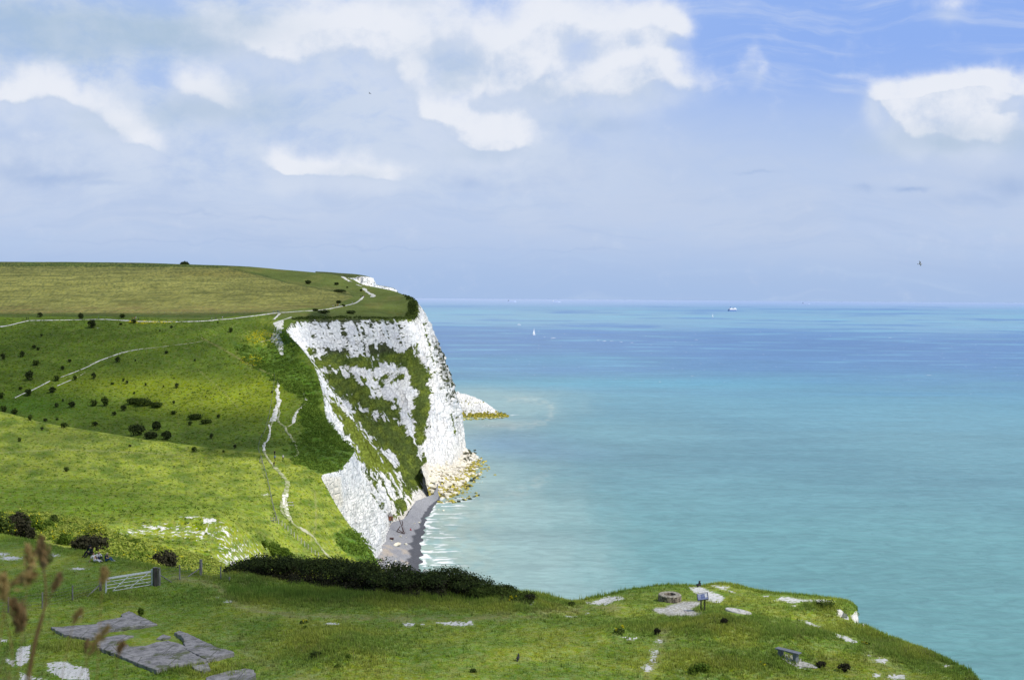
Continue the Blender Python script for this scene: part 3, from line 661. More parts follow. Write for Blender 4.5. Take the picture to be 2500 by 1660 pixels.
hs = nt.n('ShaderNodeHueSaturation'); nt.l(colA, hs.inputs['Color']); nt.l(vv2, hs.inputs['Value'])
fm_ = nt.ramp(nt.math('ADD', fa, nt.math('MULTIPLY', nt.math('SUBTRACT', nt.noise(pos, .8, 5, .7), .5), .5)), .25, .8)
colw = nt.mix(fm_, hs.outputs[0], (.80, .82, .82))
finish(nt, colw, .40, .25, nt.math('ADD', w1, nt.math('MULTIPLY', w2, 3)), .55, .9); SEA = m
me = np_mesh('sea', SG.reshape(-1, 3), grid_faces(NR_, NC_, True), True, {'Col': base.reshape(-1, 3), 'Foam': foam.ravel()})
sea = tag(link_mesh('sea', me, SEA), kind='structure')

# ------------------------------------------------------------------ beach
BG = np.zeros((220, 80, 3)); tq = np.linspace(-.35, 1.5, 80)[None, :]
BG[..., 0] = fx_[:, None]*(1-tq)+wx_[:, None]*tq; BG[..., 1] = Yq[:, None]; BG[..., 2] = 3.2*(1-tq)-.06+fbm(BG[..., 0]/3, BG[..., 1]/3, 3, 142)*.12*(tq < .9)
wt = sstep(.60, .68, tq+(cusp[:, None]-.5)*.22*sstep(530, 500, Yq)[:, None]+fbm(BG[..., 0]/4, BG[..., 1]/4, 3, 143)*.06)
bc = mixc(np.zeros(BG.shape)+np.array((.245,.247,.262)), (.075,.077,.088), wt)
bc = mixc(bc, (.42,.34,.25), (1-wt)*sstep(0, .35, fbm(BG[..., 0]/5, BG[..., 1]/9, 3, 144))*sstep(450, 420, BG[..., 1])*.6)
bc = mixc(bc, (.20,.20,.22), sstep(0, .4, fbm(BG[..., 0]/8, BG[..., 1]/8, 3, 145))*(1-wt)*.5)
m, nt = new_mat('shingle'); pos = nt.n('ShaderNodeTexCoord').outputs['Object']; colA = nt.n('ShaderNodeVertexColor', layer_name='Col').outputs[0]
n1 = nt.noise(pos, 1.8, 6, .75); hs = nt.n('ShaderNodeHueSaturation'); nt.l(colA, hs.inputs['Color']); nt.l(nt.ramp(n1, .3, .7, .7, 1.3), hs.inputs['Value'])
finish(nt, hs.outputs[0], .8, .2, n1, .6, .2); SHING = m
tag(link_mesh('beach', np_mesh('beach', BG.reshape(-1, 3), grid_faces(220, 80), True, {'Col': bc.reshape(-1, 3)}), SHING), kind='structure')
bvhB = BVHTree.FromPolygons([tuple(v) for v in BG.reshape(-1, 3)], grid_faces(220, 80).tolist())

# ------------------------------------------------------------------ camera, sun, clouds, sky
cd = bpy.data.cameras.new('camera'); cam = bpy.data.objects.new('camera', cd); COL.objects.link(cam)
cd.sensor_width = 23.6; cd.lens = FPX/2500*23.6; cd.clip_start = .1; cd.clip_end = 600000
Mx = Matrix(((_r[0], _u[0], -_f[0], 0), (_r[1], _u[1], -_f[1], 0), (_r[2], _u[2], -_f[2], 100), (0, 0, 0, 1))); cam.matrix_world = Mx
cd.dof.use_dof = True; cd.dof.focus_distance = 95; cd.dof.aperture_fstop = 5.0
scene.camera = cam
SUN_EL, SUN_AZ = R(52), R(119)     # azimuth clockwise from +Y: to the right, a little behind the camera
SD = Vector((math.sin(SUN_AZ)*math.cos(SUN_EL), math.cos(SUN_AZ)*math.cos(SUN_EL), math.sin(SUN_EL)))
ld = bpy.data.lights.new('sun', 'SUN'); ld.energy = 4.3; ld.angle = R(.53); ld.color = (1, .955, .88)
lo = bpy.data.objects.new('sun', ld); COL.objects.link(lo); lo.rotation_euler = SD.to_track_quat('Z', 'Y').to_euler(); lo.location = (300, -100, 600)
scene.view_settings.view_transform = 'Standard'; scene.view_settings.look = 'None'; scene.view_settings.exposure = 0; scene.view_settings.gamma = 1
try: scene.cycles.transparent_max_bounces = 12; scene.cycles.max_bounces = 6; scene.cycles.diffuse_bounces = 3
except Exception: pass

# unseen cloud sheet, shaped to shade the downs: (px, py, density) of the ground it shades
SH = [(-300,1500,.6),(0,1400,.65),(0,1340,.7),(200,1380,.72),(400,1410,.7),(520,1425,.65),(100,1600,.6),(400,1560,.58),(700,1450,.7),(700,1600,.5),(1000,1450,.7),(1000,1600,.42),(1300,1600,.35),(1300,1480,.5),(1500,1480,.3),(1700,1480,.2),(1650,1560,.42),(1850,1560,.35),(1900,1480,.15),(2050,1480,.0),(2100,1560,.35),(2200,1620,.45),(2000,1650,.5),(1500,1650,.5),(2350,1660,.3),(800,1520,.7),(1150,1530,.6),
      (-200,1290,.1),(30,1290,.3),(150,1285,0),(300,1320,0),(500,1330,0),(620,1330,0),(700,1380,0),(820,1350,0),(880,1320,.0),(30,1230,.3),(0,1150,.35),(150,1200,.3),(300,1150,0),(300,1230,.1),(600,1220,0),(500,1150,0),(720,1230,0),(640,1135,0),(400,1090,.05),(200,1070,.25),(60,1040,.3),(780,1220,0),
      (470,1060,.85),(620,1080,.85),(560,1100,.8),(250,1030,.75),(100,1000,.7),(300,1000,.7),(0,960,.65),(450,1020,.75),(620,1035,.75),(700,1030,.5),(740,1090,.8),(820,1110,.8),(790,1060,.7),(540,975,.05),(450,960,.15),(640,960,.15),(350,940,.3),(250,920,.55),(120,900,.75),(0,870,.75),(300,880,.65),(500,890,.5),(620,890,.45),(500,850,.65),(300,830,.65),(100,820,.7),(640,850,.3),(600,800,.2),(690,850,0),(740,920,.1),(680,800,.1),(450,800,.45),(200,790,.6),(760,980,.3),
      (0,760,.4),(300,740,.25),(500,740,.25),(650,740,.3),(100,690,.2),(400,690,.15),(600,690,.25),(200,655,.4),(500,650,.5),(760,700,.5),(850,740,.55),(940,720,.55),(700,672,.5),(950,765,.6),(800,770,.55),(720,770,.4)]
SHC = [(780,790,.5),(850,800,.65),(950,800,.6),(970,850,.6),(900,850,.65),(810,840,.55),(850,900,.6),(950,920,.55),(850,960,.55),(950,1000,.55),(900,1080,.5),(1000,1000,.4),(1000,1100,.5),(720,830,0),(760,920,.1),(800,1000,.05),(850,1100,0),(900,1200,0),(870,1250,0),(840,1200,.1),(1020,790,.1),(1030,820,.0),(1045,880,0),(1060,950,.0),(1075,1000,0),(1080,1050,0),(1050,1100,0),(1050,1150,0),(910,1260,0),(880,1150,0),(920,1320,0),(960,1180,.1),(1000,1230,0),(1080,880,.3)]
cp = []
for px, py, dn in SH:
    h = hit(px, py)
    if h is not None: cp.append((h, dn))
for px, py, dn in SHC:
    h = hitn(px, py, bvhC)[0]
    if h is not None: cp.append((h, dn))
CLZ = 560.0
for px, py in [(1150,1100),(1150,1250),(1100,1350),(1250,1400),(1400,1440),(1600,1400),(1800,1390),(2000,1420),(2150,1500),(2300,1560),(2450,1640),(1300,1250),(1500,1250),(1800,1200),(2200,1300),(2450,1450),(1150,1000),(1250,950),(1500,1050),(2000,1000),(2400,1100),(1100,860),(1200,900),(1500,900),(2000,900)]:
    cp.append((Vector(atz(px, py, 0.0).tolist()), 0.0))
cpt = np.array([[*(h+SD*((CLZ-h.z)/SD.z))[:2], dn] for h, dn in cp])
cgx, cgy = np.meshgrid(np.linspace(-900, 800, 300), np.linspace(-420, 1180, 280))
num = np.zeros_like(cgx); den = np.zeros_like(cgx)+1e-9
for x, y, dn in cpt:
    dist_cam = max(60., math.hypot(x-SD.x/SD.z*470, y-SD.y/SD.z*470)); sg = .07*dist_cam+4
    w = 1/(((cgx-x)**2+(cgy-y)**2)/sg**2+.03)**1.6/sg
    num += w*dn; den += w
cden = num/(den+.0009)*sstep(-880, -700, cgx)*sstep(780, 600, cgx)*sstep(-400, -250, cgy)*sstep(1160, 1000, cgy)
wn = fbm(cgx/45, cgy/45, 4, 151)
cden = np.clip(cden*1.05+wn*.25*sstep(.02, .2, cden), 0, .97)
cden = np.where(cden < .06, 0, cden)
cz = CLZ+fbm(cgx/120, cgy/120, 4, 152)*10
m, nt = new_mat('shade_cloud_sheet'); dn_ = nt.n('ShaderNodeAttribute', attribute_name='Density').outputs['Fac']
o = nt.n('ShaderNodeOutputMaterial'); tr = nt.n('ShaderNodeBsdfTransparent'); df = nt.n('ShaderNodeBsdfTranslucent'); df.inputs[0].default_value = (.5, .5, .5, 1)
mx = nt.n('ShaderNodeMixShader'); nt.l(nt.math('MULTIPLY', dn_, 1.0, True), mx.inputs[0]); nt.l(tr.outputs[0], mx.inputs[1]); nt.l(df.outputs[0], mx.inputs[2]); nt.l(mx.outputs[0], o.inputs[0])
tag(link_mesh('shade_cloud', np_mesh('shade_cloud', np.stack([cgx, cgy, cz], -1).reshape(-1, 3), grid_faces(280, 300), True, {'Density': cden.ravel()}), m), kind='structure')

w = bpy.data.worlds.new('World'); scene.world = w; w.use_nodes = True; nt = NT(w.node_tree)
sky = nt.n('ShaderNodeTexSky', sky_type='NISHITA'); sky.sun_disc = False; sky.sun_elevation = SUN_EL; sky.sun_rotation = SUN_AZ; sky.altitude = 100
sky.air_density = 1.0; sky.dust_density = 1.0; sky.ozone_density = 2.0
tcw = nt.n('ShaderNodeTexCoord').outputs['Generated']
sxyz = nt.n('ShaderNodeSeparateXYZ'); nt.l(tcw, sxyz.inputs[0])
yp = nt.math('MAXIMUM', sxyz.outputs[1], .12)
U_ = nt.math('DIVIDE', sxyz.outputs[0], yp); V_ = nt.math('DIVIDE', sxyz.outputs[2], yp)
cv = nt.n('ShaderNodeCombineXYZ'); nt.l(U_, cv.inputs[0]); nt.l(V_, cv.inputs[1])
def L(c): return tuple(((x/255+.055)/1.055)**2.4 for x in c)
def dirc(px, py):
    d = ray(px, py); return d[0]/d[1], d[2]/d[1]
def blobs(T, vec, lst, op='ADD'):
    acc = None
    for (px, py, rx, ry, am) in lst:
        c = dirc(px, py); s1 = T.n('ShaderNodeVectorMath', operation='SUBTRACT'); T.l(vec, s1.inputs[0]); s1.inputs[1].default_value = (c[0], c[1], 0)
        s2 = T.sc(s1.outputs[0], (FPX/rx, FPX/ry, 0)); ln = T.n('ShaderNodeVectorMath', operation='DOT_PRODUCT'); T.l(s2, ln.inputs[0]); T.l(s2, ln.inputs[1])
        e = T.math('MULTIPLY', T.math('EXPONENT', T.math('MULTIPLY', ln.outputs['Value'], -1.0)), am)
        acc = e if acc is None else T.math(op, acc, e)
    return acc
# cumulus banks by bearing and elevation: (px, py, rx, ry, amount)
CUM = [(760,90,130,80,1.0),(880,60,140,60,.9),(960,120,90,70,.8),(1010,190,60,40,.6),(640,110,110,40,.7),(520,60,110,40,.55),(1080,40,70,50,.6),(1160,90,90,90,.6),
 (1350,50,130,80,1.0),(1480,50,100,50,.7),(1590,30,70,45,.95),(1650,60,50,26,.75),(1250,180,70,70,.85),(1300,130,80,60,.7),(1190,215,70,40,.55),
 (1490,175,80,55,.9),(1560,160,70,55,.6),(1620,140,60,50,.85),(1680,190,80,40,.7),(1420,220,120,40,.6),(1360,260,90,26,.35),
 (1060,260,60,38,.95),(1120,290,60,36,.9),(1200,320,70,38,.95),(1270,330,50,36,.8),(1150,345,90,22,.6),
 (460,185,50,32,.85),(530,205,50,30,.7),(490,230,60,20,.4),
 (60,200,80,34,.75),(140,205,80,38,.85),(220,235,70,30,.75),(290,275,60,22,.65),(330,320,70,22,.75),(370,345,60,16,.6),(90,320,50,20,.35),(30,225,50,20,.7),
 (680,385,44,26,.85),(720,400,60,22,.8),(800,400,70,16,.5),(900,395,90,20,.75),(960,410,50,16,.5),(690,350,90,20,.25),(560,250,60,40,.3),(640,190,100,60,.3),
 (2170,225,50,28,.85),(2240,215,80,32,.9),(2330,200,80,28,1.0),(2410,190,60,26,1.0),(2480,205,60,30,1.0),(2210,270,80,40,.9),(2300,280,110,45,1.0),(2420,280,100,50,1.0),(2230,320,70,24,.5),(2360,330,120,24,.5),
 (1835,125,22,22,.45),(1855,165,20,24,.45),(1810,150,26,12,.3),(1920,190,26,12,.2),(2075,186,60,9,.5),(2330,6,70,22,.7)]
CUM = [(a, b_+(8 if a < 1000 and b_ > 150 else 2), c, d*(1.6 if a < 1000 and b_ > 150 else 1.25), e) for a, b_, c, d, e in CUM]
g = bpy.data.node_groups.new('cloud_density', 'ShaderNodeTree'); g.interface.new_socket('P', in_out='INPUT', socket_type='NodeSocketVector'); g.interface.new_socket('D', in_out='OUTPUT', socket_type='NodeSocketFloat'); g.interface.new_socket('A', in_out='OUTPUT', socket_type='NodeSocketFloat')
gt = NT(g); gi = gt.n('NodeGroupInput'); go = gt.n('NodeGroupOutput')
def warp(T, vec, scale, k, det=3):
    wv = T.n('ShaderNodeVectorMath', operation='SUBTRACT'); nz = T.n('ShaderNodeTexNoise'); nz.inputs['Scale'].default_value = scale; nz.inputs['Detail'].default_value = det
    T.l(vec, nz.inputs['Vector']); T.l(nz.outputs['Color'], wv.inputs[0]); wv.inputs[1].default_value = (.5, .5, .5)
    s_ = T.sc(wv.outputs[0], (k, k*.8, 0)); pa = T.n('ShaderNodeVectorMath', operation='ADD'); T.l(vec, pa.inputs[0]); T.l(s_, pa.inputs[1]); return pa.outputs[0]
pw = warp(gt, gi.outputs[0], 22, .035, 6)
acc = gt.math('MINIMUM', blobs(gt, pw, CUM), 1.25)
n1 = gt.noise(gt.sc(gi.outputs[0], (1, 1.2, 1)), 24, 9, .62); n2 = gt.noise(gi.outputs[0], 75, 5, .6)
bil = gt.math('ABSOLUTE', gt.math('SUBTRACT', gt.noise(gi.outputs[0], 34, 4, .5), .5))
dd = gt.math('ADD', acc, gt.math('ADD', gt.math('MULTIPLY', gt.math('SUBTRACT', n1, .5), 1.35), gt.math('ADD', gt.math('MULTIPLY', gt.math('SUBTRACT', n2, .5), .22), gt.math('MULTIPLY', bil, -.8))))
gt.l(dd, go.inputs[0]); gt.l(acc, go.inputs[1])
def dens(vec):
    nd = nt.n('ShaderNodeGroup'); nd.node_tree = g; nt.l(vec, nd.inputs[0]); return nd.outputs[0]
d0 = dens(cv.outputs[0])
off = nt.n('ShaderNodeVectorMath', operation='ADD'); nt.l(cv.outputs[0], off.inputs[0]); off.inputs[1].default_value = (.004, .013, 0)
d1 = dens(off.outputs[0]); a1 = [n_ for n_ in nt.t.nodes if n_.bl_idname == 'ShaderNodeGroup'][-1].outputs[1]
# clear sky and high haze
side = nt.ramp(U_, -.35, .35, 0, 1); up = nt.ramp(V_, .10, .24, 0, 1)
clear = nt.mix(nt.math('MULTIPLY', up, nt.math('ADD', nt.math('MULTIPLY', side, .75), .25)), L((176,199,237)), L((143,177,240)))
hv = warp(nt, cv.outputs[0], 6, .10, 4)
vn = nt.noise(nt.sc(hv, (1, 2.6, 1)), 4.5, 8, .6); vn2 = nt.noise(nt.sc(hv, (1, 9, 1)), 5, 7, .62); vn3 = nt.noise(nt.sc(hv, (1, 1.8, 1)), 12, 7, .62)
lowv = nt.ramp(V_, .205, .11, 0, 1)
c1_ = nt.mix(nt.math('MULTIPLY', lowv, nt.ramp(vn, .32, .6, .55, 1)), clear, L((192,207,233)))
# broken hazy cloud field: most of the left, little at upper right
fieldm = nt.math('MAXIMUM', nt.math('MULTIPLY', nt.ramp(U_, .18, -.02, 0, 1), nt.ramp(V_, .05, .12, 0, 1)), 0)
c2_ = nt.mix(nt.math('MULTIPLY', fieldm, nt.ramp(vn3, .36, .60, .0, 1.0)), c1_, L((203,216,237)))
c2_ = nt.mix(nt.math('MULTIPLY', nt.math('MULTIPLY', nt.ramp(U_, .05, .2, 0, 1), nt.ramp(V_, .15, .2, 0, 1)), nt.ramp(vn2, .46, .68, 0, .6)), c2_, L((186,204,240)))
# smooth layered haze low down
hb = nt.ramp(V_, .075, .0, 0, 1)
c3_ = nt.mix(hb, c2_, L((166,191,229)))
lay = nt.math('MULTIPLY', nt.ramp(vn2, .46, .66, 0, .38), nt.ramp(V_, .15, .05, 0, 1))
c3_ = nt.mix(lay, c3_, L((170,192,228)))
lay2 = nt.math('MULTIPLY', nt.ramp(nt.noise(nt.sc(hv, (1, 14, 1)), 3, 6, .6), .5, .66, 0, .4), nt.ramp(V_, .12, .03, 0, 1))
c3_ = nt.mix(lay2, c3_, L((182,203,234)))
# grey-blue shaded cloud bases
GREY = [(300,60,280,55,1.0),(560,90,160,44,.9),(720,70,70,30,.2),(120,120,160,36,.7),(30,30,200,60,.5),(1100,140,100,50,.7),(1130,200,70,26,.5),(1350,215,80,35,.6),(1560,210,90,30,.45),(1430,290,100,26,.4),(2300,330,190,34,.8),(2440,320,110,34,.7),
 (1180,375,90,16,.5),(880,430,90,12,.35),(470,270,120,34,.6),(620,250,160,50,.5),(250,300,110,16,.35),(200,270,60,14,.4)]
gw = warp(nt, cv.outputs[0], 14, .05, 5)
grey = nt.math('MINIMUM', blobs(nt, gw, GREY), 1.0)
gm = nt.math('MULTIPLY', grey, nt.ramp(nt.noise(gw, 9, 7, .6), .3, .62, .55, 1))
c4_ = nt.mix(nt.math('MULTIPLY', gm, .85), c3_, L((168,192,216)))
halo = nt.math('MULTIPLY', nt.ramp(a1, .05, 1.1), nt.ramp(nt.noise(gw, 16, 6, .6), .3, .62, .30, .8))
c4_ = nt.mix(halo, c4_, nt.mix(gm, L((209,220,239)), L((186,203,225))))
cov = nt.ramp(d0, -.02, 1.12)
a0 = [n_ for n_ in nt.t.nodes if n_.bl_idname == 'ShaderNodeGroup'][0].outputs[1]
edge = nt.math('ADD', nt.math('SUBTRACT', a0, a1), nt.math('ADD', nt.math('MULTIPLY', nt.math('SUBTRACT', d0, d1), .22), nt.math('MULTIPLY', nt.math('SUBTRACT', nt.noise(cv.outputs[0], 27, 8, .62), .5), .95)))   # thinning towards the sun
litm = nt.ramp(edge, -.34, .16, 0, 1)
core = nt.mix(litm, L((197,211,234)), L((234,238,247)))
core = nt.mix(nt.math('MULTIPLY', gm, .55), core, L((186,203,224)))
covs = nt.math('MULTIPLY', nt.math('MULTIPLY', cov, nt.ramp(d0, .3, 1.3, .75, .97)), nt.ramp(edge, -.5, -.08, .30, 1))
skyc = nt.mix(covs, c4_, core)
SMALL = [(2222,462,40,7,1.0),(2105,458,26,9,.6),(1845,418,44,5,.55),(2470,455,60,24,.8),(2380,490,90,14,.4),(120,432,130,16,.75),(40,420,60,22,.6),(240,450,70,8,.5),(470,520,80,5,.35),(650,533,60,4,.3),(1145,445,22,12,.4),(450,448,26,8,.3),(1500,310,60,16,.35),(1420,610,120,3,.3),(400,590,300,4,.25),(900,605,300,3,.3)]
sm = nt.math('MULTIPLY', blobs(nt, warp(nt, cv.outputs[0], 40, .022, 5), SMALL, 'MAXIMUM'), .75)
skyc = nt.mix(sm, skyc, L((158,182,222)))
fr = nt.ramp(sxyz.outputs[1], .12, .45, 0, 1); hiV = nt.ramp(V_, .9, .5, 0, 1)
bg1 = nt.n('ShaderNodeBackground'); nt.l(sky.outputs[0], bg1.inputs[0]); bg1.inputs[1].default_value = .12
bg2 = nt.n('ShaderNodeBackground'); nt.l(skyc, bg2.inputs[0]); bg2.inputs[1].default_value = 1.0
mxw = nt.n('ShaderNodeMixShader'); nt.l(nt.math('MULTIPLY', fr, hiV), mxw.inputs[0]); nt.l(bg1.outputs[0], mxw.inputs[1]); nt.l(bg2.outputs[0], mxw.inputs[2])
ow = nt.n('ShaderNodeOutputWorld'); nt.l(mxw.outputs[0], ow.inputs[0])
try: w.cycles.sampling_method = 'MANUAL'; w.cycles.sample_map_resolution = 512
except Exception: pass
# ------------------------------------------------------------------ foliage
LF_DARK = leaf_mat('leaf_dark', (.018,.030,.010), (.085,.115,.032))
LF_BROWN = leaf_mat('leaf_brown', (.022,.022,.014), (.060,.058,.030))
LF_GREEN = leaf_mat('leaf_green', (.07,.13,.016), (.20,.29,.035), .4)
LF_PALE = leaf_mat('leaf_pale', (.24,.32,.04), (.46,.50,.11), .45)
LF_OLIVE = leaf_mat('leaf_olive', (.035,.060,.012), (.10,.14,.025), .3)
LF_SCRUB = leaf_mat('leaf_scrub', (.085,.155,.020), (.22,.33,.045), .45)
LF_YEL = leaf_mat('petal_yellow', (.50,.44,.01), (.75,.68,.03), .2)
BARK = mat_n('bark', (.05,.04,.03), (.12,.10,.08), 6)
def leaf_cloud(n, lobes, leaf, rng, inner=.35, flat=.5, elong=1.6):
    """leaf-sized quads spread through a union of ellipsoid lobes: (x,y,z,rx,ry,rz)"""
    lob = np.array(lobes, float); wgt = (lob[:, 3]*lob[:, 4]*lob[:, 5])**.67; wgt /= wgt.sum()
    k = rng.choice(len(lob), n, p=wgt); d = rng.normal(size=(n, 3)); d /= np.linalg.norm(d, axis=1)[:, None]
    d[:, 2] = np.abs(d[:, 2])*np.where(rng.random(n) < .8, 1, -1)
    rr = 1-inner*rng.random(n)**1.5; rr *= 1+.16*gn(d[:, 0]*2.5+k*3.1, d[:, 2]*2.5+d[:, 1]*2.1, 5)+.09*rng.normal(size=n)
    c = lob[k, :3]+d*lob[k, 3:]*rr[:, None]
    nrm = d+rng.normal(size=(n, 3))*.7; nrm[:, 2] += flat; nrm /= np.linalg.norm(nrm, axis=1)[:, None]
    a = np.cross(nrm, rng.normal(size=(n, 3))); a /= np.linalg.norm(a, axis=1)[:, None]+1e-9; b = np.cross(nrm, a)
    s = leaf*(.6+.8*rng.random(n))[:, None]
    v = np.stack([c-a*s*elong*.5, c-b*s*.5, c+a*s*elong*.5, c+b*s*.5], 1).reshape(-1, 3)
    return v, np.arange(n*4).reshape(n, 4)
def lobes_for(w, d, h, n, rng, base=.0):
    o = [(0, 0, h*.45+base, w*.42, d*.42, h*.52)]
    for i in range(n):
        a = rng.uniform(0, 6.28); r = rng.uniform(.2, .62)
        hh = h*rng.uniform(.28, .5); o.append((math.cos(a)*w*.5*r, math.sin(a)*d*.5*r, hh*.9+base+rng.uniform(0, .35)*h*(1-r), w*rng.uniform(.16, .28), d*rng.uniform(.16, .28), hh*.75))
    return o
def bush(name, label, cat, loc, w, d, h, mat, n=1200, leaf=.15, group=None, trunk=True, rz=None, nl=7, seed=0, flowers=0, elong=1.6, trunk_h=.3):
    rng = np.random.default_rng(seed+1); root = empty(name, loc, rng.uniform(0, 6.28) if rz is None else rz); tag(root, label, cat, group)
    lob = lobes_for(w, d, h, nl, rng); v, f = leaf_cloud(n, lob, leaf, rng, elong=elong)
    v[:, 2] = np.maximum(v[:, 2], -.15*h)
    link_mesh('crown', np_mesh('crown', v, f), mat, root)
    if trunk:
        m = MB()
        for i in range(4):
            a = rng.uniform(0, 6.28); m.bar((0, 0, -.3), (math.cos(a)*w*.14, math.sin(a)*d*.14, h*.35), .035*h+.02, .015*h+.01, 6)
            m.bar((math.cos(a)*w*.09, math.sin(a)*d*.09, h*.22), (math.cos(a)*w*.3, math.sin(a)*d*.3, h*.66), .015*h+.01, .01, 5)
        m.build('trunk', BARK, root)
    if flowers:
        v, f = leaf_cloud(flowers, [(l[0], l[1], l[2], l[3]*1.05, l[4]*1.05, l[5]*1.08) for l in lob], leaf*.55, rng, inner=.06)
        link_mesh('flowers', np_mesh('flowers', v, f), LF_YEL, root)['kind'] = 'stuff'
    return root
ORD = ['first','second','third','fourth','fifth','sixth','seventh','eighth','ninth','tenth','eleventh','twelfth','thirteenth','fourteenth','fifteenth','sixteenth','seventeenth','eighteenth','nineteenth','twentieth']
GRP_H = 'thorn bushes dotted over the green hillside'
# prototypes for the distant hawthorns (unit size), copied over the hillside
protos = []
for i in range(5):
    rng = np.random.default_rng(100+i); root = empty('thorn_bush', (0, 0, 0))
    v, f = leaf_cloud(420, lobes_for(1, .9, 1.0, 5, rng), .11, rng, inner=.5)
    link_mesh('crown', np_mesh('crown', v, f), LF_DARK if i < 3 else LF_OLIVE, root)
    m = MB(); m.bar((0, 0, -.25), (0.02, 0, .5), .06, .03, 6); m.build('trunk', BARK, root); protos.append(root)
# (x, base y, width) in 3.374x zoom of the upper-left hillside
HB = {'by the cliff-top footpath': [(328,592,45),(665,612,50),(755,682,72),(995,656,28),(1008,598,52),(1100,642,45),(1318,712,18),(1410,682,26),(1795,642,16),(1900,716,40)],
      'above the pale diagonal track': [(25,942,42),(180,920,44),(280,850,38),(316,864,34),(340,752,22),(572,962,36),(515,1027,35),(295,990,58)],
      'below the pale diagonal track': [(12,1260,48),(170,1190,34),(228,1240,62),(245,1112,70),(465,1117,50),(432,1214,60),(615,1110,38),(770,1100,42),(972,962,50),(1370,892,32)],
      'scattered on the sunlit mid slope': [(925,1147,30),(1018,1120,24),(1045,1142,26),(1105,1225,18),(1200,1157,22),(1348,1168,16),(1435,1100,16),(1455,1174,38),(1695,1250,14),(1975,1228,16),(2240,1215,24),(2085,995,16),(1890,918,14),(1605,955,18),(1115,955,16)],
      'in the shaded belt low on the hill': [(118,1392,66),(28,1372,60),(468,1334,38),(518,1287,20),(590,1334,60),(772,1324,64),(860,1324,66),(937,1400,42),(1018,1362,58),(1430,1392,52),(1568,1482,42),(1800,1424,34),(1745,1592,36),(1935,1672,32),(1430,1304,26)],
      'along the rim of the near shoulder': [(252,1442,44),(375,1452,38),(345,1522,32),(530,1502,60),(470,1440,26),(778,1487,56),(1600,1702,46),(1840,1705,26),(1070,1660,30),(545,1862,48),(1435,1825,16),(160,1618,32)]}
hi = 0
for band, lst in HB.items():
    lst = sorted(lst)
    for k, (x, y, wpx) in enumerate(lst):
        p = hit(x/3.374, 600+y/3.374-1)
        if p is None: continue
        wm_ = wpx/3.374/FPX*p.y*1.12; src = protos[hi % 5]
        o = src if hi < 5 else copy_tree(src)
        o.location = p; rr = random.uniform(.62, 1.2); o.scale = (wm_, wm_, wm_*rr); o.rotation_euler = (0, 0, random.uniform(0, 6.28))
        size = 'tiny' if wm_ < 1.5 else 'small' if wm_ < 2.3 else 'rounded' if wm_ < 3.2 else 'large'
        tone = 'dark' if (hi % 5) < 3 else 'olive'
        tag(o, f'{size} {tone} thorn bush, {ORD[k]} from left {band}', 'bush', GRP_H); hi += 1
# clumps of scrub on the hill and headland
CL = [(1095,1305,150,.35,'low sprawling green scrub patch on the bright mid slope, left end'),(1180,1318,170,.4,'low sprawling green scrub patch on the bright mid slope, middle'),(1290,1330,130,.35,'low sprawling green scrub patch on the bright mid slope, right end'),
      (1610,1432,140,.35,'low dark scrub patch lower right of the bright slope'),(1700,1462,110,.3,'low scrub tail beside the dark scrub patch lower right'),
      (1130,1560,180,.55,'long dark thicket in the dip behind the grassy shoulder'),(1290,1520,92,.85,'tall dark tree in the thicket behind the grassy shoulder'),(1365,1598,95,.8,'dark tree at the right end of the thicket behind the shoulder'),(1240,1590,130,.5,'dark bush in the middle of the thicket behind the shoulder')]
for i, (x, y, wpx, hr, lab) in enumerate(CL):
    p = hit(x/3.374, 600+y/3.374)
    wm_ = wpx/3.374/FPX*p.y
    bush('scrub_thicket', lab, 'scrub', p, wm_, wm_*.7, wm_*hr, LF_DARK if i > 4 else LF_OLIVE, 900, .42, rz=0, seed=200+i, trunk=i > 4)
HBU = [(1527,160,70,.75,'dark round tree alone on the skyline above the field'),]
p = P(452, 649, 1060); bush('skyline_tree', 'dark round tree alone on the skyline above the seed-head field', 'tree', Vector(p)-Vector((0, 0, 1)), 9, 8, 5.2, LF_DARK, 900, .9, seed=240, rz=0)
HD = [(515,316,65,.5,'dark domed bush on the headland above the hedge line'),(748,322,40,.5,'smaller dark bush right of the domed headland bush'),(775,385,120,.22,'long flat dark scrub on the headland below two bushes'),(765,474,42,.5,'dark bush above the group of walkers on the headland path'),(805,498,26,.5,'small dark bush on the headland path verge by walkers'),(950,374,18,.8,'tiny dark bush above the walkers at the path bend'),(575,538,48,.4,'dark low bush beside the cliff-top path before the headland'),(865,560,90,.3,'long dark tuft of scrub near the cliff brink'),(640,560,110,.3,'dark hollow scrub under the headland path'),(835,348,14,.6,'speck of dark bush on the upper headland')]
for i, (x, y, wpx, hr, lab) in enumerate(HD):
    p = hit(600+x/3.374, 600+y/3.374)
    if p is None: continue
    wm_ = wpx/3.374/FPX*p.y; bush('headland_bush', lab, 'bush', p, wm_, wm_*.8, wm_*hr, LF_DARK, 500, .6, rz=0, seed=260+i, group='dark bushes on the headland turf')

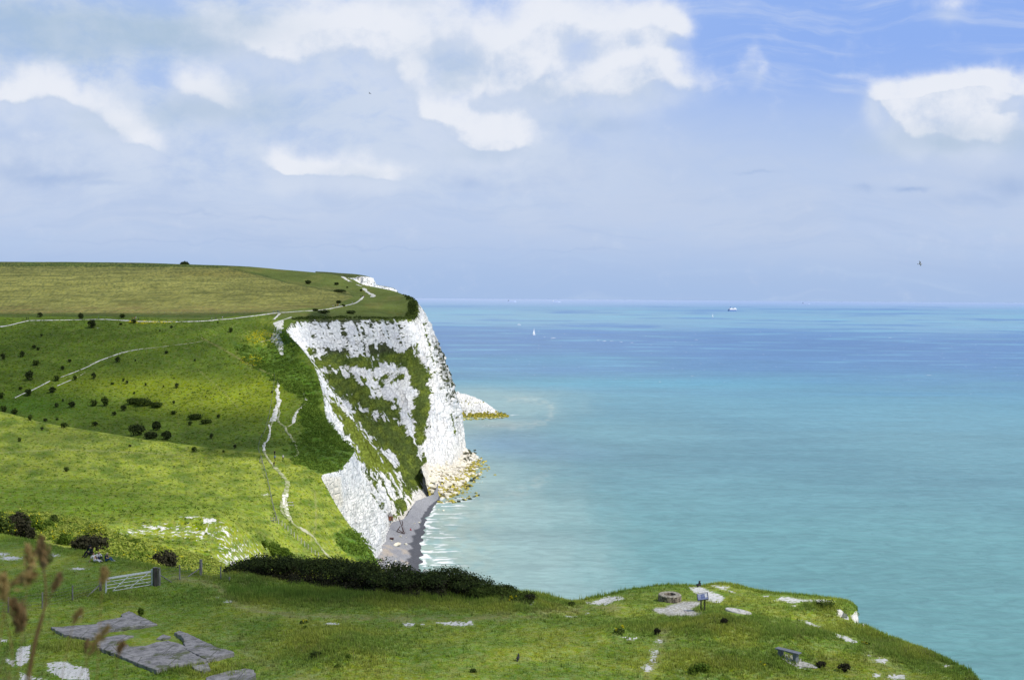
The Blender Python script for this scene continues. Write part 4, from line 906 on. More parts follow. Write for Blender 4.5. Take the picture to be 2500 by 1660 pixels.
# scrub mass over the cliff-top gullies: nobody could count it
def scatter_clumps(mask, G, n, size, leaf, per, mat, name, hs=.5, seed=0):
    rng = np.random.default_rng(seed); idx = np.argwhere(mask)
    pick = idx[rng.integers(0, len(idx), n)]; c = G[pick[:, 0], pick[:, 1]]
    s = size*(.5+rng.random(n)); vs = []
    N = n*per; k = np.repeat(np.arange(n), per)
    d = rng.normal(size=(N, 3)); d /= np.linalg.norm(d, axis=1)[:, None]; d[:, 2] = np.abs(d[:, 2])
    cc = c[k]+d*np.stack([s[k], s[k], s[k]*hs], 1)*(.7+.35*rng.random(N))[:, None]
    nrm = d+rng.normal(size=(N, 3))*.5; nrm /= np.linalg.norm(nrm, axis=1)[:, None]
    a = np.cross(nrm, rng.normal(size=(N, 3))); a /= np.linalg.norm(a, axis=1)[:, None]; b = np.cross(nrm, a); l = leaf*(.6+.8*rng.random(N))[:, None]
    v = np.stack([cc-a*l, cc-b*l*.6, cc+a*l, cc+b*l*.6], 1).reshape(-1, 3)
    return link_mesh(name, np_mesh(name, v, np.arange(N*4).reshape(N, 4)), mat)
o = scatter_clumps((scrub > .6) & (LT[:, None] < 13.5), LG, 1500, 1.1, .30, 26, LF_SCRUB, 'scrub', .5, 1); tag(o, kind='stuff')
o = scatter_clumps((scrub > .6) & (nx2 > .05) & (LT[:, None] < 13.5), LG, 150, 1.4, .36, 40, LF_GREEN, 'scrub', .7, 2); tag(o, kind='stuff')
o = scatter_clumps((yel > .35) & (LT[:, None] < 13), LG, 260, .7, .22, 14, LF_YEL, 'yellow_flowers', .5, 3); tag(o, kind='stuff')
ri = (LT[:, None] > 14) & (LT[:, None] < 19.9) & (np.arange(NCL)[None, :] > NCL-7)
o = scatter_clumps(ri, LG, 420, 1.3, .5, 14, LF_OLIVE, 'cliff_edge_grass', .5, 4); tag(o, kind='stuff')
# ferny growth in the bank hollow and around the near bushes on the left
bk = (LT[:, None] < 2.2) & (sdpoly(lpx, lpy, [(0,1255),(60,1250),(215,1275),(260,1300),(420,1350),(520,1390),(480,1420),(300,1380),(120,1320),(-60,1320)]) > 0)
LF_LAWN = leaf_mat('leaf_lawn', (.17,.22,.030), (.30,.34,.07), .4)
o = scatter_clumps(bk, LG, 1000, .8, .20, 26, LF_PALE, 'rough_herbage', .7, 5); tag(o, kind='stuff')
o = scatter_clumps(bk, LG, 520, .7, .20, 26, LF_GREEN, 'rough_herbage', .8, 15); tag(o, kind='stuff')
lw = (LT[:, None] < 5.0) & (lch < .25) & (lpx > -60)
o = scatter_clumps(lw, LG, 9000, .30, .12, 5, LF_LAWN, 'tussocks', .7, 16); tag(o, kind='stuff')
o = scatter_clumps(lw & (fbm(lpx/14, lpy/6, 3, 172) > .1), LG, 2200, .38, .16, 8, LF_GREEN, 'tussocks', .7, 17); tag(o, kind='stuff')
hl = (LT[:, None] > 6.5) & (LT[:, None] < 13.6) & (lpx > -60)
o = scatter_clumps(hl & (fbm(lpx/12, lpy/5, 3, 173) > 0), LG, 7000, .5, .22, 6, LF_GREEN, 'tussocks', .6, 18); tag(o, kind='stuff')
o = scatter_clumps(hl & (fbm(lpx/16, lpy/6, 3, 174) > .12), LG, 3000, .5, .22, 6, LF_LAWN, 'tussocks', .6, 19); tag(o, kind='stuff')
o = scatter_clumps(bk & (fbm(lpx/25, lpy/12, 3, 171) > .05), LG, 260, .55, .11, 18, LF_YEL, 'yellow_flowers', .9, 6); tag(o, kind='stuff')
bk2 = (LT[:, None] < 1.4) & (sdpoly(lpx, lpy, [(380,1350),(440,1340),(520,1360),(560,1400),(500,1420),(400,1400)]) > 0)
o = scatter_clumps(bk2, LG, 500, .6, .16, 22, LF_PALE, 'rough_herbage', .7, 7); tag(o, kind='stuff')

# bushes at the left and around the bank: (px, base py, width px, height px, material, label)
LB = [(-15,1330,110,85,LF_OLIVE,'big olive bush at the left edge of the view',1),(45,1322,80,72,LF_BROWN,'brown twiggy bush beside the big olive bush at left edge',0),(68,1318,50,30,LF_BROWN,'low dark bush at the foot of the brown twiggy one',0),(80,1300,60,45,LF_GREEN,'fresh green bush with yellow blossom right of the brown bush',1),
      (132,1282,26,28,LF_OLIVE,'small upright olive bush above the yellow flowers',0),(118,1292,34,24,LF_GREEN,'round green bush under the small upright olive one',0),(158,1330,34,30,LF_GREEN,'round dark green bush left of the picnic bush',0),(182,1285,50,22,LF_PALE,'pale grey-green bush in the flowery hollow',0),(235,1310,60,34,LF_PALE,'pale feathery bush above the picnic bush',1),
      (222,1348,104,45,LF_BROWN,'dark domed bush sheltering the picnic family',0),(402,1392,78,50,LF_BROWN,'dark twiggy bush behind the gate posts',0),(368,1392,40,26,LF_PALE,'yellow-flowered bush left of the twiggy bush by the gate',1),(330,1325,30,10,LF_GREEN,'low green tuft between picnic bush and gate bush',0),
      (665,1352,50,30,LF_GREEN,'bright green bush left of the fence above the thicket',0),(690,1362,46,26,LF_GREEN,'bright green bush nearest the dark thicket top',0),(645,1335,26,16,LF_GREEN,'small green bush at the head of the bright bushes',0)]
for i, (px, py, wp, hp, mt, lab, fl) in enumerate(LB):
    p = hit(px, py, bvhL) or hit(px, py)
    if p is None: continue
    k = p.y/FPX; w_ = wp*k; h_ = hp*k
    bush('bush', lab, 'bush', p-Vector((0, 0, .1*h_)), w_, w_*.75, h_*1.1, mt, 2600 if w_ > 3 else 1300, .24 if w_ > 3 else .17, rz=0, seed=300+i, flowers=260 if fl else 0)

# windswept dark thicket along the foreground ridge
HG = [(600,1402,70,34),(655,1412,100,46),(722,1420,100,54),(790,1428,110,62),(855,1442,110,62),(915,1448,110,60),(962,1452,90,54),(1022,1450,90,52),(1085,1452,110,54),(1150,1458,100,46),(1205,1466,80,34),(1265,1470,60,22)]
TH_L = ['small rounded thicket bush at its left tip','second thicket bush from the left, wind-pruned','third thicket bush from the left with leafy crest','fourth thicket bush from the left, dark stemmed','fifth thicket bush from the left, broad','thicket bush just left of the yellow flower spike','dark thicket bush right against the yellow flower spike','first thicket bush right of the yellow flower spike','second thicket bush right of the yellow flower spike','low thicket bush sloping toward the saddle','small green bush with yellow flowers near thicket end','last low tuft bush at the right end of thicket']
for i, (px, py, wp, hp) in enumerate(HG):
    p = hit(px, py-4, bvhA)
    if p is None: continue
    k = p.y/FPX; w_ = wp*k*1.4; h_ = hp*k*1.38
    rng = np.random.default_rng(400+i); root = empty('thicket_bush', p-Vector((0, 0, .55))); tag(root, TH_L[i], 'bush', 'dark windswept bushes along the foreground ridge')
    h_ *= rng.uniform(.86, 1.12)
    lob = [(0, .6, h_*.55, w_*.5, 1.2, h_*.5)]+[(rng.uniform(-.42, .42)*w_, rng.uniform(-.2, 1.2), h_*rng.uniform(.55, .70), w_*rng.uniform(.16, .26), .9, h_*rng.uniform(.24, .32)) for _ in range(8)]+[(x_*w_, -.35, h_*.25, w_*.22, .7, h_*.28) for x_ in (-.36, -.12, .12, .36)]
    v, f = leaf_cloud(8000, lob, .09, rng, inner=.4); top_ = v[:, 2].reshape(-1, 4).mean(1)/h_+rng.normal(size=len(f))*.08
    sel = top_ > .62
    # sheared stems below, leafy crest above
    link_mesh('crown', np_mesh('crown', v, f[sel]), LF_DARK if i < 10 else LF_OLIVE, root)
    link_mesh('twigs', np_mesh('twigs', v, f[~sel]), LF_BROWN, root)
    v, f = leaf_cloud(420, [(l[0], l[1], l[2]+.1, l[3], l[4], l[5]) for l in lob], .10, rng, inner=.06)
    tp = v[:, 2].reshape(-1, 4).mean(1) > h_*.72
    if tp.sum(): link_mesh('new_leaves', np_mesh('new_leaves', v, f[tp]), LF_OLIVE, root)
    m = MB()
    for j in range(7):
        x0 = rng.uniform(-.4, .4)*w_; m.bar((x0, 0, -.2), (x0-.3, rng.uniform(-.1, .5), h_*.6), .035, .015, 5)
    m.build('trunk', BARK, root)

# ------------------------------------------------------------------ turf tufts on the foreground
m, nt = new_mat('grass_blades'); vc = nt.n('ShaderNodeVertexColor', layer_name='Col').outputs[0]; finish(nt, vc, .8, .08, trans=.35); BLADE = m
def tufts(name, mask_w, n, hmin, hmax, seed, blades=4, colmul=1.0, wd=.022, lean=.35, tint=None):
    rng = np.random.default_rng(seed); nr, nc = AG.shape[:2]
    pr = (mask_w.ravel()/mask_w.sum()); idx = rng.choice(nr*nc, n, p=pr); i, j = np.divmod(idx, nc)
    i = np.clip(i, 0, nr-2); j = np.clip(j, 0, nc-2); a = rng.random(n)[:, None]; b = rng.random(n)[:, None]
    c = AG[i, j]*(1-a)*(1-b)+AG[i+1, j]*a*(1-b)+AG[i, j+1]*(1-a)*b+AG[i+1, j+1]*a*b
    col = ac[i, j]*colmul; k = np.repeat(np.arange(n), blades); N = len(k)
    h = (hmin+(hmax-hmin)*rng.random(n)**1.5)[k]*(.6+.5*rng.random(N))
    ang = rng.uniform(0, 6.28, N); ln = lean*rng.random(N)*h; off = rng.normal(size=(N, 2))*.05*(1+hmax*2)
    base_ = c[k].copy(); base_[:, :2] += off; base_[:, 2] -= .02
    wx = np.cos(ang+1.57)*wd*(.7+.6*rng.random(N)); wy = np.sin(ang+1.57)*wd
    tip = base_+np.stack([np.cos(ang)*ln-.10*h, np.sin(ang)*ln, h], 1)
    v = np.stack([base_-np.stack([wx, wy, 0*wx], 1), base_+np.stack([wx, wy, 0*wx], 1), tip], 1).reshape(-1, 3)
    cl = col[k]*(.75+.8*rng.random(N))[:, None]
    if tint is not None:
        tm = (rng.random(N) < .3)[:, None]; cl = np.where(tm, np.array(tint), cl)
    cv_ = np.stack([cl*.75, cl*.75, cl*1.5], 1).reshape(-1, 3)
    o = link_mesh(name, np_mesh(name, v, np.arange(N*3).reshape(N, 3), attrs={'Col': cv_}), BLADE); tag(o, kind='stuff'); return o
ok = ((AT[:, None] > .5) & (AT[:, None] < 5.9) & (apx > -60) & (apx < 2560) & (apy < 1720))*1.0
bare = np.clip(1-ach*1.9, 0, 1)*np.clip(1-worn*.85, 0, 1)*(1-pad*.9)*(1-sstep(.35, .6, blob(apx, apy, 1803, 1493, 42, 15)))*(1-sstep(.4, .7, blob(apx, apy, 1640, 1466, 36, 18)))
slabm = sstep(8, -4, sdpoly(apx, apy, [(128,1537),(312,1498),(376,1528),(575,1602),(350,1645),(240,1590)]))
longg = np.clip(blob(apx, apy, 820, 1585, 130, 45)+blob(apx, apy, 1760, 1525, 100, 32)+blob(apx, apy, 850, 1462, 300, 18)+blob(apx, apy, 600, 1415, 80, 18)+blob(apx, apy, 1290, 1478, 100, 20)+blob(apx, apy, 1600, 1530, 80, 14)+blob(apx, apy, 1950, 1545, 140, 16)+blob(apx, apy, 1800, 1620, 170, 26)+blob(apx, apy, 250, 1580, 180, 12)+blob(apx, apy, 230, 1455, 130, 10)+blob(apx, apy, 2180, 1590, 80, 20)+blob(apx, apy, 2010, 1480, 40, 12)+blob(apx, apy, 480, 1640, 120, 14), 0, 1)
if True:
    tufts('short_grass', ok*bare*slabm, 95000, .03, .10, 11, 4, np.array((1.05,.98,1.1)))
    tufts('long_grass', ok*bare*slabm*(.04+longg), 30000, .12, .34, 12, 6, np.array((1.1,1.0,1.15)))
    tufts('long_grass', ok*bare*(AT[:, None] > 4.6)*(.4+sstep(-.2, .3, bx_)), 9000, .10, .34, 13, 5, 1.0)
    tufts('long_grass', ok*blob(apx, apy, 840, 1452, 330, 12)*(apx > 560), 9000, .25, .6, 17, 5, .9)
    tufts('dry_grass', ok*bare*slabm*(.05+longg+.3*(AT[:, None] > 4.5)), 3500, .25, .5, 14, 3, 1.2, .012, .3, (.32,.28,.14))
# ------------------------------------------------------------------ ribbons of trodden chalk path
PATHM = mat_n('trodden_chalk', (.76,.74,.68), (.34,.38,.17), .45, .95, .3, .05, .05, lo=.5, hi=.68)
PATHD = mat_n('worn_earth_path', (.46,.45,.32), (.20,.25,.07), .45, .95, .3, .05, .05)
def ribbon(name, pts, w0, w1, mat, bvh=None, lift=.22, wob=.3):
    pts = np.array(pts, float); sg_ = np.r_[0, np.cumsum(np.hypot(*np.diff(pts, axis=0).T))]
    n = int(sg_[-1]/2.2)+3; q = pchip(sg_, pts, np.linspace(0, sg_[-1], n)); V = []
    for i, (a, b) in enumerate(q):
        h = hit(a, b, bvh or bvhL)
        if h is not None and (not V or (h-V[-1][0]).length < 45): V.append((h, i/(n-1)))
    if len(V) < 3: return None
    vs, fs = [], []
    for i, (p, t) in enumerate(V):
        d = (V[min(i+1, len(V)-1)][0]-V[max(i-1, 0)][0]); d.z = 0; d.normalize(); s = Vector((d.y, -d.x, 0))
        w_ = lerp(w0, w1, t)*.5*(1+wob*math.sin(i*.9)*math.sin(i*.37+1)+random.uniform(-.15, .15))
        for k in (-1, -.3, .3, 1):
            q_ = p+s*w_*k; r_ = (bvh or bvhL).ray_cast(q_+Vector((0, 0, 8)), Vector((0, 0, -1)), 20)
            z = r_[0].z if r_[0] is not None else p.z
            vs.append((q_.x, q_.y, z+lift*(1 if abs(k) < .5 else .35)))
    m_ = len(V)
    for i in range(m_-1):
        for k in range(3): a = i*4+k; fs.append((a, a+1, a+5, a+4))
    return tag(link_mesh(name, np_mesh(name, vs, fs, True), mat), kind='structure')
def z1(s): return pl(s, 0, 600, 3.374)
RB = [
 (c1([(275,1105),(262,1130),(270,1160),(255,1185),(268,1215),(262,1250),(275,1280),(258,1330),(245,1370),(235,1410),(220,1450)]), 1.0, 2.4, PATHM),
 (c1([(262,1330),(278,1380),(262,1430),(290,1470),(325,1495),(340,1540)])+c2([(360,340),(385,385),(410,420),(418,460),(432,490),(405,525)]), .9, .8, PATHD),
 (c1([(470,1185),(482,1230),(498,1280),(470,1320),(430,1360),(405,1400),(392,1465)]), .7, 1.4, PATHM),
 (c1([(340,1495),(392,1465)]), .7, .7, PATHD),
 (c2([(190,260),(200,300),(195,345),(180,390),(152,420),(150,475)]), .7, 1.0, PATHM),
 (c2([(150,475),(165,510),(195,555),(235,605)]), .7, .9, PATHD),
 (c1([(220,1450),(212,1475),(196,1500)])+c2([(190,275)]), .8, .7, PATHD),
 (c2([(235,605),(270,640),(310,690),(345,740),(335,800),(322,860),(325,920),(345,1000),(370,1050),(440,1110),(520,1150),(570,1200),(610,1260),(660,1320),(710,1370)]), 1.2, 1.6, PATHD),
 (c2([(330,830),(318,880),(328,940),(350,1020)]), 1.3, 1.2, PATHM),
 (c2([(300,890),(292,950),(320,1010),(370,1060)]), .7, .7, PATHD),
 ([(0,798),(20,795),(45,789),(70,783)], 2.2, 1.6, PATHM),
 ([(70,783),(130,782),(200,781),(250,780),(290,782),(330,784)], 1.4, 1.8, PATHM),
 ([(330,785),(420,786),(500,784),(530,781),(560,779),(600,774),(640,769),(680,764),(700,763)], 1.5, 2.2, PATHM),
 ([(700,763),(740,760),(775,758),(800,755),(825,750),(850,745),(868,740),(880,732),(888,724)], 2.0, 1.5, PATHM),
 ([(888,704),(895,712),(905,718),(912,722),(908,726)], 2.5, 3.0, PATHM),
 ([(832,672),(845,682),(855,688)], 3, 3, PATHM), ([(870,695),(885,700)], 2.0, 2.0, PATHM),
 (c1([(280,560),(250,590),(230,610)]), 1.5, 1.5, PATHM), (c1([(370,590),(330,605),(290,618),(262,625)]), 1.6, 2.6, PATHM),
 (c1([(265,625),(275,650),(270,690),(283,715)]), 5, 4, PATHM), (c1([(285,780),(270,800),(240,810)]), 2, 2, PATHM),
 (c1([(240,755),(215,770),(160,785),(120,795)]), 1.0, .8, PATHD),
 (z1([(120,1255),(190,1220),(260,1192),(340,1152),(410,1115)]), .7, .9, PATHM), (z1([(500,1085),(620,1040),(740,990),(820,950),(900,920),(990,885),(1100,862),(1180,850)]), .7, .4, PATHM),
 (z1([(740,985),(800,955),(880,925),(960,900),(1050,875)]), .5, .4, PATHM), (z1([(470,1155),(530,1130),(590,1105)]), .8, .4, PATHM), (z1([(600,1103),(660,1070),(700,1045)]), .4, .3, PATHD),
 (z1([(1180,850),(1300,838),(1420,822),(1600,800),(1680,785)]), .6, .5, PATHD),
]
for pts, w0, w1, mt in RB: ribbon('path', pts, w0, w1, mt)

# ------------------------------------------------------------------ wood and metal things
WOOD = mat_n('weathered_wood', (.30,.30,.29), (.14,.13,.12), 12, .85, .5, .01, stretch=(1, 1, .15))
WOODD = mat_n('dark_wood', (.030,.028,.028), (.08,.075,.07), 12, .8, .5, .01, stretch=(1, 1, .15))
GALV = mat_n('galvanised_steel', (.72,.76,.80), (.52,.56,.60), 6, .45, .2, .004, .5)
WIRE = mat_n('fence_wire', (.22,.22,.22), (.12,.12,.12), 8, .6, .1, .002, .4)
def gz_(x, y, bvh):
    r_ = bvh.ray_cast(Vector((x, y, 400)), Vector((0, 0, -1)), 1000); return r_[0].z if r_[0] is not None else 80
def post(m, p, h, r=.05, lean=0, sq=None): m.bar(p-Vector((0, 0, .3)), p+Vector((lean, 0, h)), r, sq=sq)
# gate leaf
GA = hit(259, 1447, bvhA); GB = hit(371, 1429, bvhA)
GB = GA+(GB-GA); gd = (GB-GA); glen = math.hypot(gd.x, gd.y); gdir = Vector((gd.x/glen, gd.y/glen, 0)); gdz = gd.z
gr = empty('field_gate', GA); tag(gr, 'closed galvanised five-bar metal gate with diagonal braces on the turf', 'gate')
def gp(t, h): return gdir*(glen*t)+Vector((0, 0, gdz*t+h))
sc_ = 38*GA.y/FPX
MB().bar(gp(0, -.02), gp(0, sc_*.98), .045, sq=(.09, .09)).build('gate_upright', GALV, gr)
MB().bar(gp(1, -.02), gp(1, sc_*1.12), .045, sq=(.09, .09)).build('gate_upright', GALV, gr)
MB().bar(gp(0, sc_*.93), gp(1, sc_*.95), .05, sq=(.09, .12)).build('top_rail', GALV, gr)
for k in (.07, .28, .50, .72): MB().bar(gp(.01 if k > .1 else .14, sc_*k), gp(.99, sc_*k), .022, n=10).build('rail', GALV, gr)
for a, b in (((.16, .12), (.50, .92)), ((.50, .92), (.99, .06)), ((.50, .07), (.93, .92)), ((.06, .86), (.5, .10))):
    MB().bar(gp(*[a[0], a[1]*sc_])-Vector((0, .035, 0)), gp(b[0], b[1]*sc_)-Vector((0, .035, 0)), .02, sq=(.055, .02)).build('brace', GALV, gr)
MB().box(gp(.995, sc_*.8), (.12, .06, .08)).build('latch', GALV, gr)
def post_thing(px, py, hp, r, mat, lab, name='gate_post', braces=()):
    p = hit(px, py, bvhA)
    if p is None: return None
    h = hp*p.y/FPX; root = empty(name, p); tag(root, lab, 'post')
    MB().bar((0, 0, -.4), (0, 0, h), r, r*.95, 10).build('post', mat, root)
    MB().bar((0, 0, h-.002), (0, 0, h+.012), r*1.02, r*.8, 10).build('post_cap', WOOD, root)
    for (bx, by, th) in braces:
        q = hit(bx, by, bvhA)
        if q is not None: MB().bar(Vector((0, 0, h*th)), q-p, .045, n=8).build('brace', WOOD, root)
    return p, h
pts_l = []
POSTS = [(246,1441,30,.08,WOOD,'short weathered post left of the metal gate with sloping brace','gate_post',((213,1456,.55),)),
 (377.5,1430,46,.12,WOODD,'dark gate post, left of the pair beside the gate latch','gate_post',()),(382,1430,46,.10,WOODD,'dark gate post, right of the pair beside the gate latch','gate_post',()),
 (389,1428,43,.10,WOOD,'pale-topped post right of the gate with brace to the right','gate_post',((419,1421,.62),)),
 (490.5,1405,40,.12,WOOD,'tall strainer post with braces both sides beyond the gate','strainer_post',((459,1407,.5),(508,1404,.55)))]
for a in POSTS: post_thing(*a)
def fence(name, label, plist, hp, r, bvh, wires=4, mat=WOOD, closed=False, wr=.006, hm=None):
    ps = []
    for i, (px, py) in enumerate(plist):
        p = hit(px, py, bvh)
        if p is not None: ps.append(p)
    root = empty(name, ps[0]); tag(root, label, 'fence'); o = ps[0]; tops = []
    for i, p in enumerate(ps):
        h = hm if hm else (hp[i] if isinstance(hp, list) else hp)*p.y/FPX; tops.append(h)
        m = MB(); m.bar(p-o-Vector((0, 0, .3)), p-o+Vector((random.uniform(-.04, .04), 0, h)), r, r*.9, 8); m.build('fence_post', mat, root)
    if wires:
        m = MB()
        for i in range(len(ps)-1):
            for k in range(wires):
                t = (k+.6)/wires; m.bar(ps[i]-o+Vector((0, 0, tops[i]*t)), ps[i+1]-o+Vector((0, 0, tops[i+1]*t)), wr, n=4)
        m.build('wires', WIRE, root)
    return root
fence('wire_fence', 'wire fence of thin posts running left from the metal gate', [(-30,1502),(20,1495),(103,1485),(177,1465),(244,1443)], [38,38,40,37,28], .055, bvhA, 5)
fence('wire_fence', 'wire fence of thin posts between the gate and the dark thicket', [(390,1428),(439,1414),(489,1406),(539,1414),(560,1418)], [40,36,36,31,10], .06, bvhA, 5)

# stone ring, stone disc, hard-standing
FLINT = mat_n('flint_masonry', (.33,.28,.21), (.10,.085,.07), 7, .9, .9, .05, .15, lo=.42, hi=.58)
FTOP = mat_n('lichen_stone', (.42,.39,.31), (.22,.20,.16), 6, .9, .8, .03)
PALE = mat_n('pale_stone', (.58,.57,.54), (.34,.33,.31), 5, .85, .5, .02, lo=.4, hi=.75)
def ring(m, ro, ri_, z0, z1, n=40, jit=0.0):
    vs = []
    for k in range(n):
        a = k/n*2*math.pi; j = 1+random.uniform(-jit, jit); c_, s_ = math.cos(a), math.sin(a)
        vs.append([m.bm.verts.new((c_*ro*j, s_*ro*j, z0)), m.bm.verts.new((c_*ro*j*.99, s_*ro*j*.99, z1-.04)), m.bm.verts.new((c_*(ro*j-.06), s_*(ro*j-.06), z1+random.uniform(-jit, jit)*.4)), m.bm.verts.new((c_*ri_, s_*ri_, z1-.01)), m.bm.verts.new((c_*ri_, s_*ri_, z0))])
    for k in range(n):
        a, b = vs[k], vs[(k+1) % n]
        for i in range(4): m.bm.faces.new((a[i], b[i], b[i+1], a[i+1]))
    return m
p = hit(1638, 1470, bvhA); k = p.y/FPX; p.y += .6; p.z = gz_(p.x, p.y, bvhA)
rt = empty('stone_ring', p); tag(rt, 'low round flint-built ring like a well head on the clifftop turf', 'stone ring')
ring(MB(), 28.5*k, 14*k, -.3, .50, 48, .03).build('flint_wall', FLINT, rt)
ring(MB(), 28*k, 14.5*k, .47, .53, 48, .02).build('rim', FTOP, rt)
m = MB(); m.bar((0, 0, -.1), (0, 0, .22), 14.6*k, n=32); m.build('infill', FTOP, rt)
p = hit(1803, 1494, bvhA); k = p.y/FPX
rt = empty('stone_disc', p+Vector((0, 0, .07))); tag(rt, 'flat pale millstone-like disc with a small hole lying in the grass', 'stone disc')
nrm = bvhA.ray_cast(p+Vector((0, 0, 5)), Vector((0, 0, -1)))[1]; rt.rotation_euler = nrm.to_track_quat('Z', 'Y').to_euler()
o = ring(MB(), 33*k, 5.0*k, -.25, .05, 48, .012).build('disc', PALE, rt)
for a in range(6):
    an = a*1.05+.3; m = MB(); m.box((math.cos(an)*.62, math.sin(an)*.62, .053), (.30, .05, .01), Matrix.Rotation(an+.5, 3, 'Z')); m.build('groove', FTOP, rt)

# information board
p = hit(1714, 1491, bvhA); k = p.y/FPX
rt = empty('information_board', p, R(-12)); tag(rt, 'sloping information board on two timber legs at the cliff edge', 'information board')
for s in (-1, 1): MB().bar((s*.13+.05, 0, -.3), (s*.13+.05, .02, .88), .05, sq=(.09, .09)).build('leg', WOODD, rt)
PANEL = new_mat('panel_print'); m_, nt = PANEL; tc = nt.n('ShaderNodeTexCoord').outputs['Object']
sp_ = nt.n('ShaderNodeSeparateXYZ'); nt.l(tc, sp_.inputs[0])
a_ = nt.noise(tc, 9, 4, .6); colp = nt.mix(nt.ramp(a_, .4, .6), (.10,.13,.30), (.30,.34,.50)); 
finish(nt, colp, .35, .5); PRINT = m_
WHITEP = mat_n('white_print', (.78,.78,.78), (.6,.6,.62), 8, .4, .05, .001, .5)
brot = Matrix.Rotation(R(-12), 3, 'Y') @ Matrix.Rotation(R(48), 3, 'X')
def bpnt(x, y, z=0): return brot @ Vector((x, y, z))+Vector((.03, 0, 1.02))
MB().box(bpnt(0, 0), (.78, .56, .05), brot).build('board', WOODD, rt)
pan = MB().box(bpnt(0, 0, .03), (.70, .48, .012), brot).build('panel', PRINT, rt)
MB().box(bpnt(.0, .205, .040), (.68, .05, .004), brot).build('heading', WHITEP, pan)
MB().box(bpnt(.24, .02, .040), (.16, .26, .004), brot).build('text_block', WHITEP, pan)
for j in range(4): MB().box(bpnt(-.22, .10-j*.07, .040), (.18, .018, .004), brot).build('text_line', WHITEP, pan)

# timber bench on its worn patch
pa_ = hit(1910, 1601, bvhA); pb_ = hit(1938, 1617, bvhA); pa_.z = max(pa_.z, pb_.z-.25)
d_ = pb_-pa_; d_.z = 0; d_.normalize(); n_ = Vector((-d_.y, d_.x, 0))
L_ = 1.5; mid = (pa_+pb_)/2; dirb = Vector((.72, -.69, 0)).normalized(); nb = Vector((.69, .72, 0))
GREYW = mat_n('grey_bench_timber', (.26,.28,.32), (.13,.14,.16), 14, .8, .5, .01, stretch=(1, 6, 1))
rt = empty('timber_bench', mid); tag(rt, 'backless weathered timber bench on a worn chalky patch of turf', 'bench')
an = math.atan2(dirb.y, dirb.x); rz_ = Matrix.Rotation(an, 3, 'Z')
for s in (-1, 1): MB().box(dirb*s*.48+Vector((0, 0, .10)), (.20, .34, .74), rz_, .01).build('leg', GREYW, rt)
for s in (-1, 1): MB().box(nb*s*.10+Vector((0, 0, .50)), (1.5, .19, .07), rz_, .01).build('seat_plank', GREYW, rt)
# worn patch
vs = []; N_ = 26
for i in range(N_):
    a = i/N_*6.283; r1 = 1+.2*math.sin(3*a+1)+random.uniform(-.08, .08); q = mid+dirb*math.cos(a)*1.0*r1+nb*math.sin(a)*.55*r1+Vector((.45, -.25, 0)); vs.append((q.x, q.y, gz_(q.x, q.y, bvhA)+.03))
mc_ = mid+Vector((.45, -.25, 0)); vs.append((mc_.x, mc_.y, gz_(mc_.x, mc_.y, bvhA)+.05))
tag(link_mesh('path', np_mesh('path', vs, [(i, (i+1) % N_, N_) for i in range(N_)]), mat_n('worn_chalk', (.56,.55,.51), (.34,.33,.27), 5, .95, .4, .02)), kind='structure')

# broken concrete slabs
CONC_ = mat_n('old_concrete', (.34,.325,.315), (.17,.165,.165), 2.2, .95, .8, .03, .1, detail=8, lo=.38, hi=.66)
m_, nt = new_mat('old_concrete_moss'); tc = nt.n('ShaderNodeTexCoord').outputs['Object']
a_ = nt.noise(tc, 2.4, 8, .65); b_ = nt.noise(nt.sc(tc, (1, 1, 1)), .9, 6, .6); f_ = nt.noise(tc, 14, 5, .7)
cb = nt.mix(nt.ramp(a_, .36, .66), (.36,.345,.335), (.17,.165,.165)); cb = nt.mix(nt.ramp(f_, .5, .72, 0, .7), cb, (.46,.45,.43)); cb = nt.mix(nt.ramp(b_, .56, .66, 0, .8), cb, (.10,.12,.04))
vr = nt.n('ShaderNodeTexVoronoi', feature='DISTANCE_TO_EDGE'); nt.l(tc, vr.inputs['Vector']); vr.inputs['Scale'].default_value = .45
cb = nt.mix(nt.ramp(vr.outputs['Distance'], .0, .018, .75, 0), cb, (.07,.08,.04)); finish(nt, cb, .95, .1, nt.math('ADD', a_, f_), .9, .03); CONC = m_
def sl(s): return pl(s, 0, 1260, 3.92)
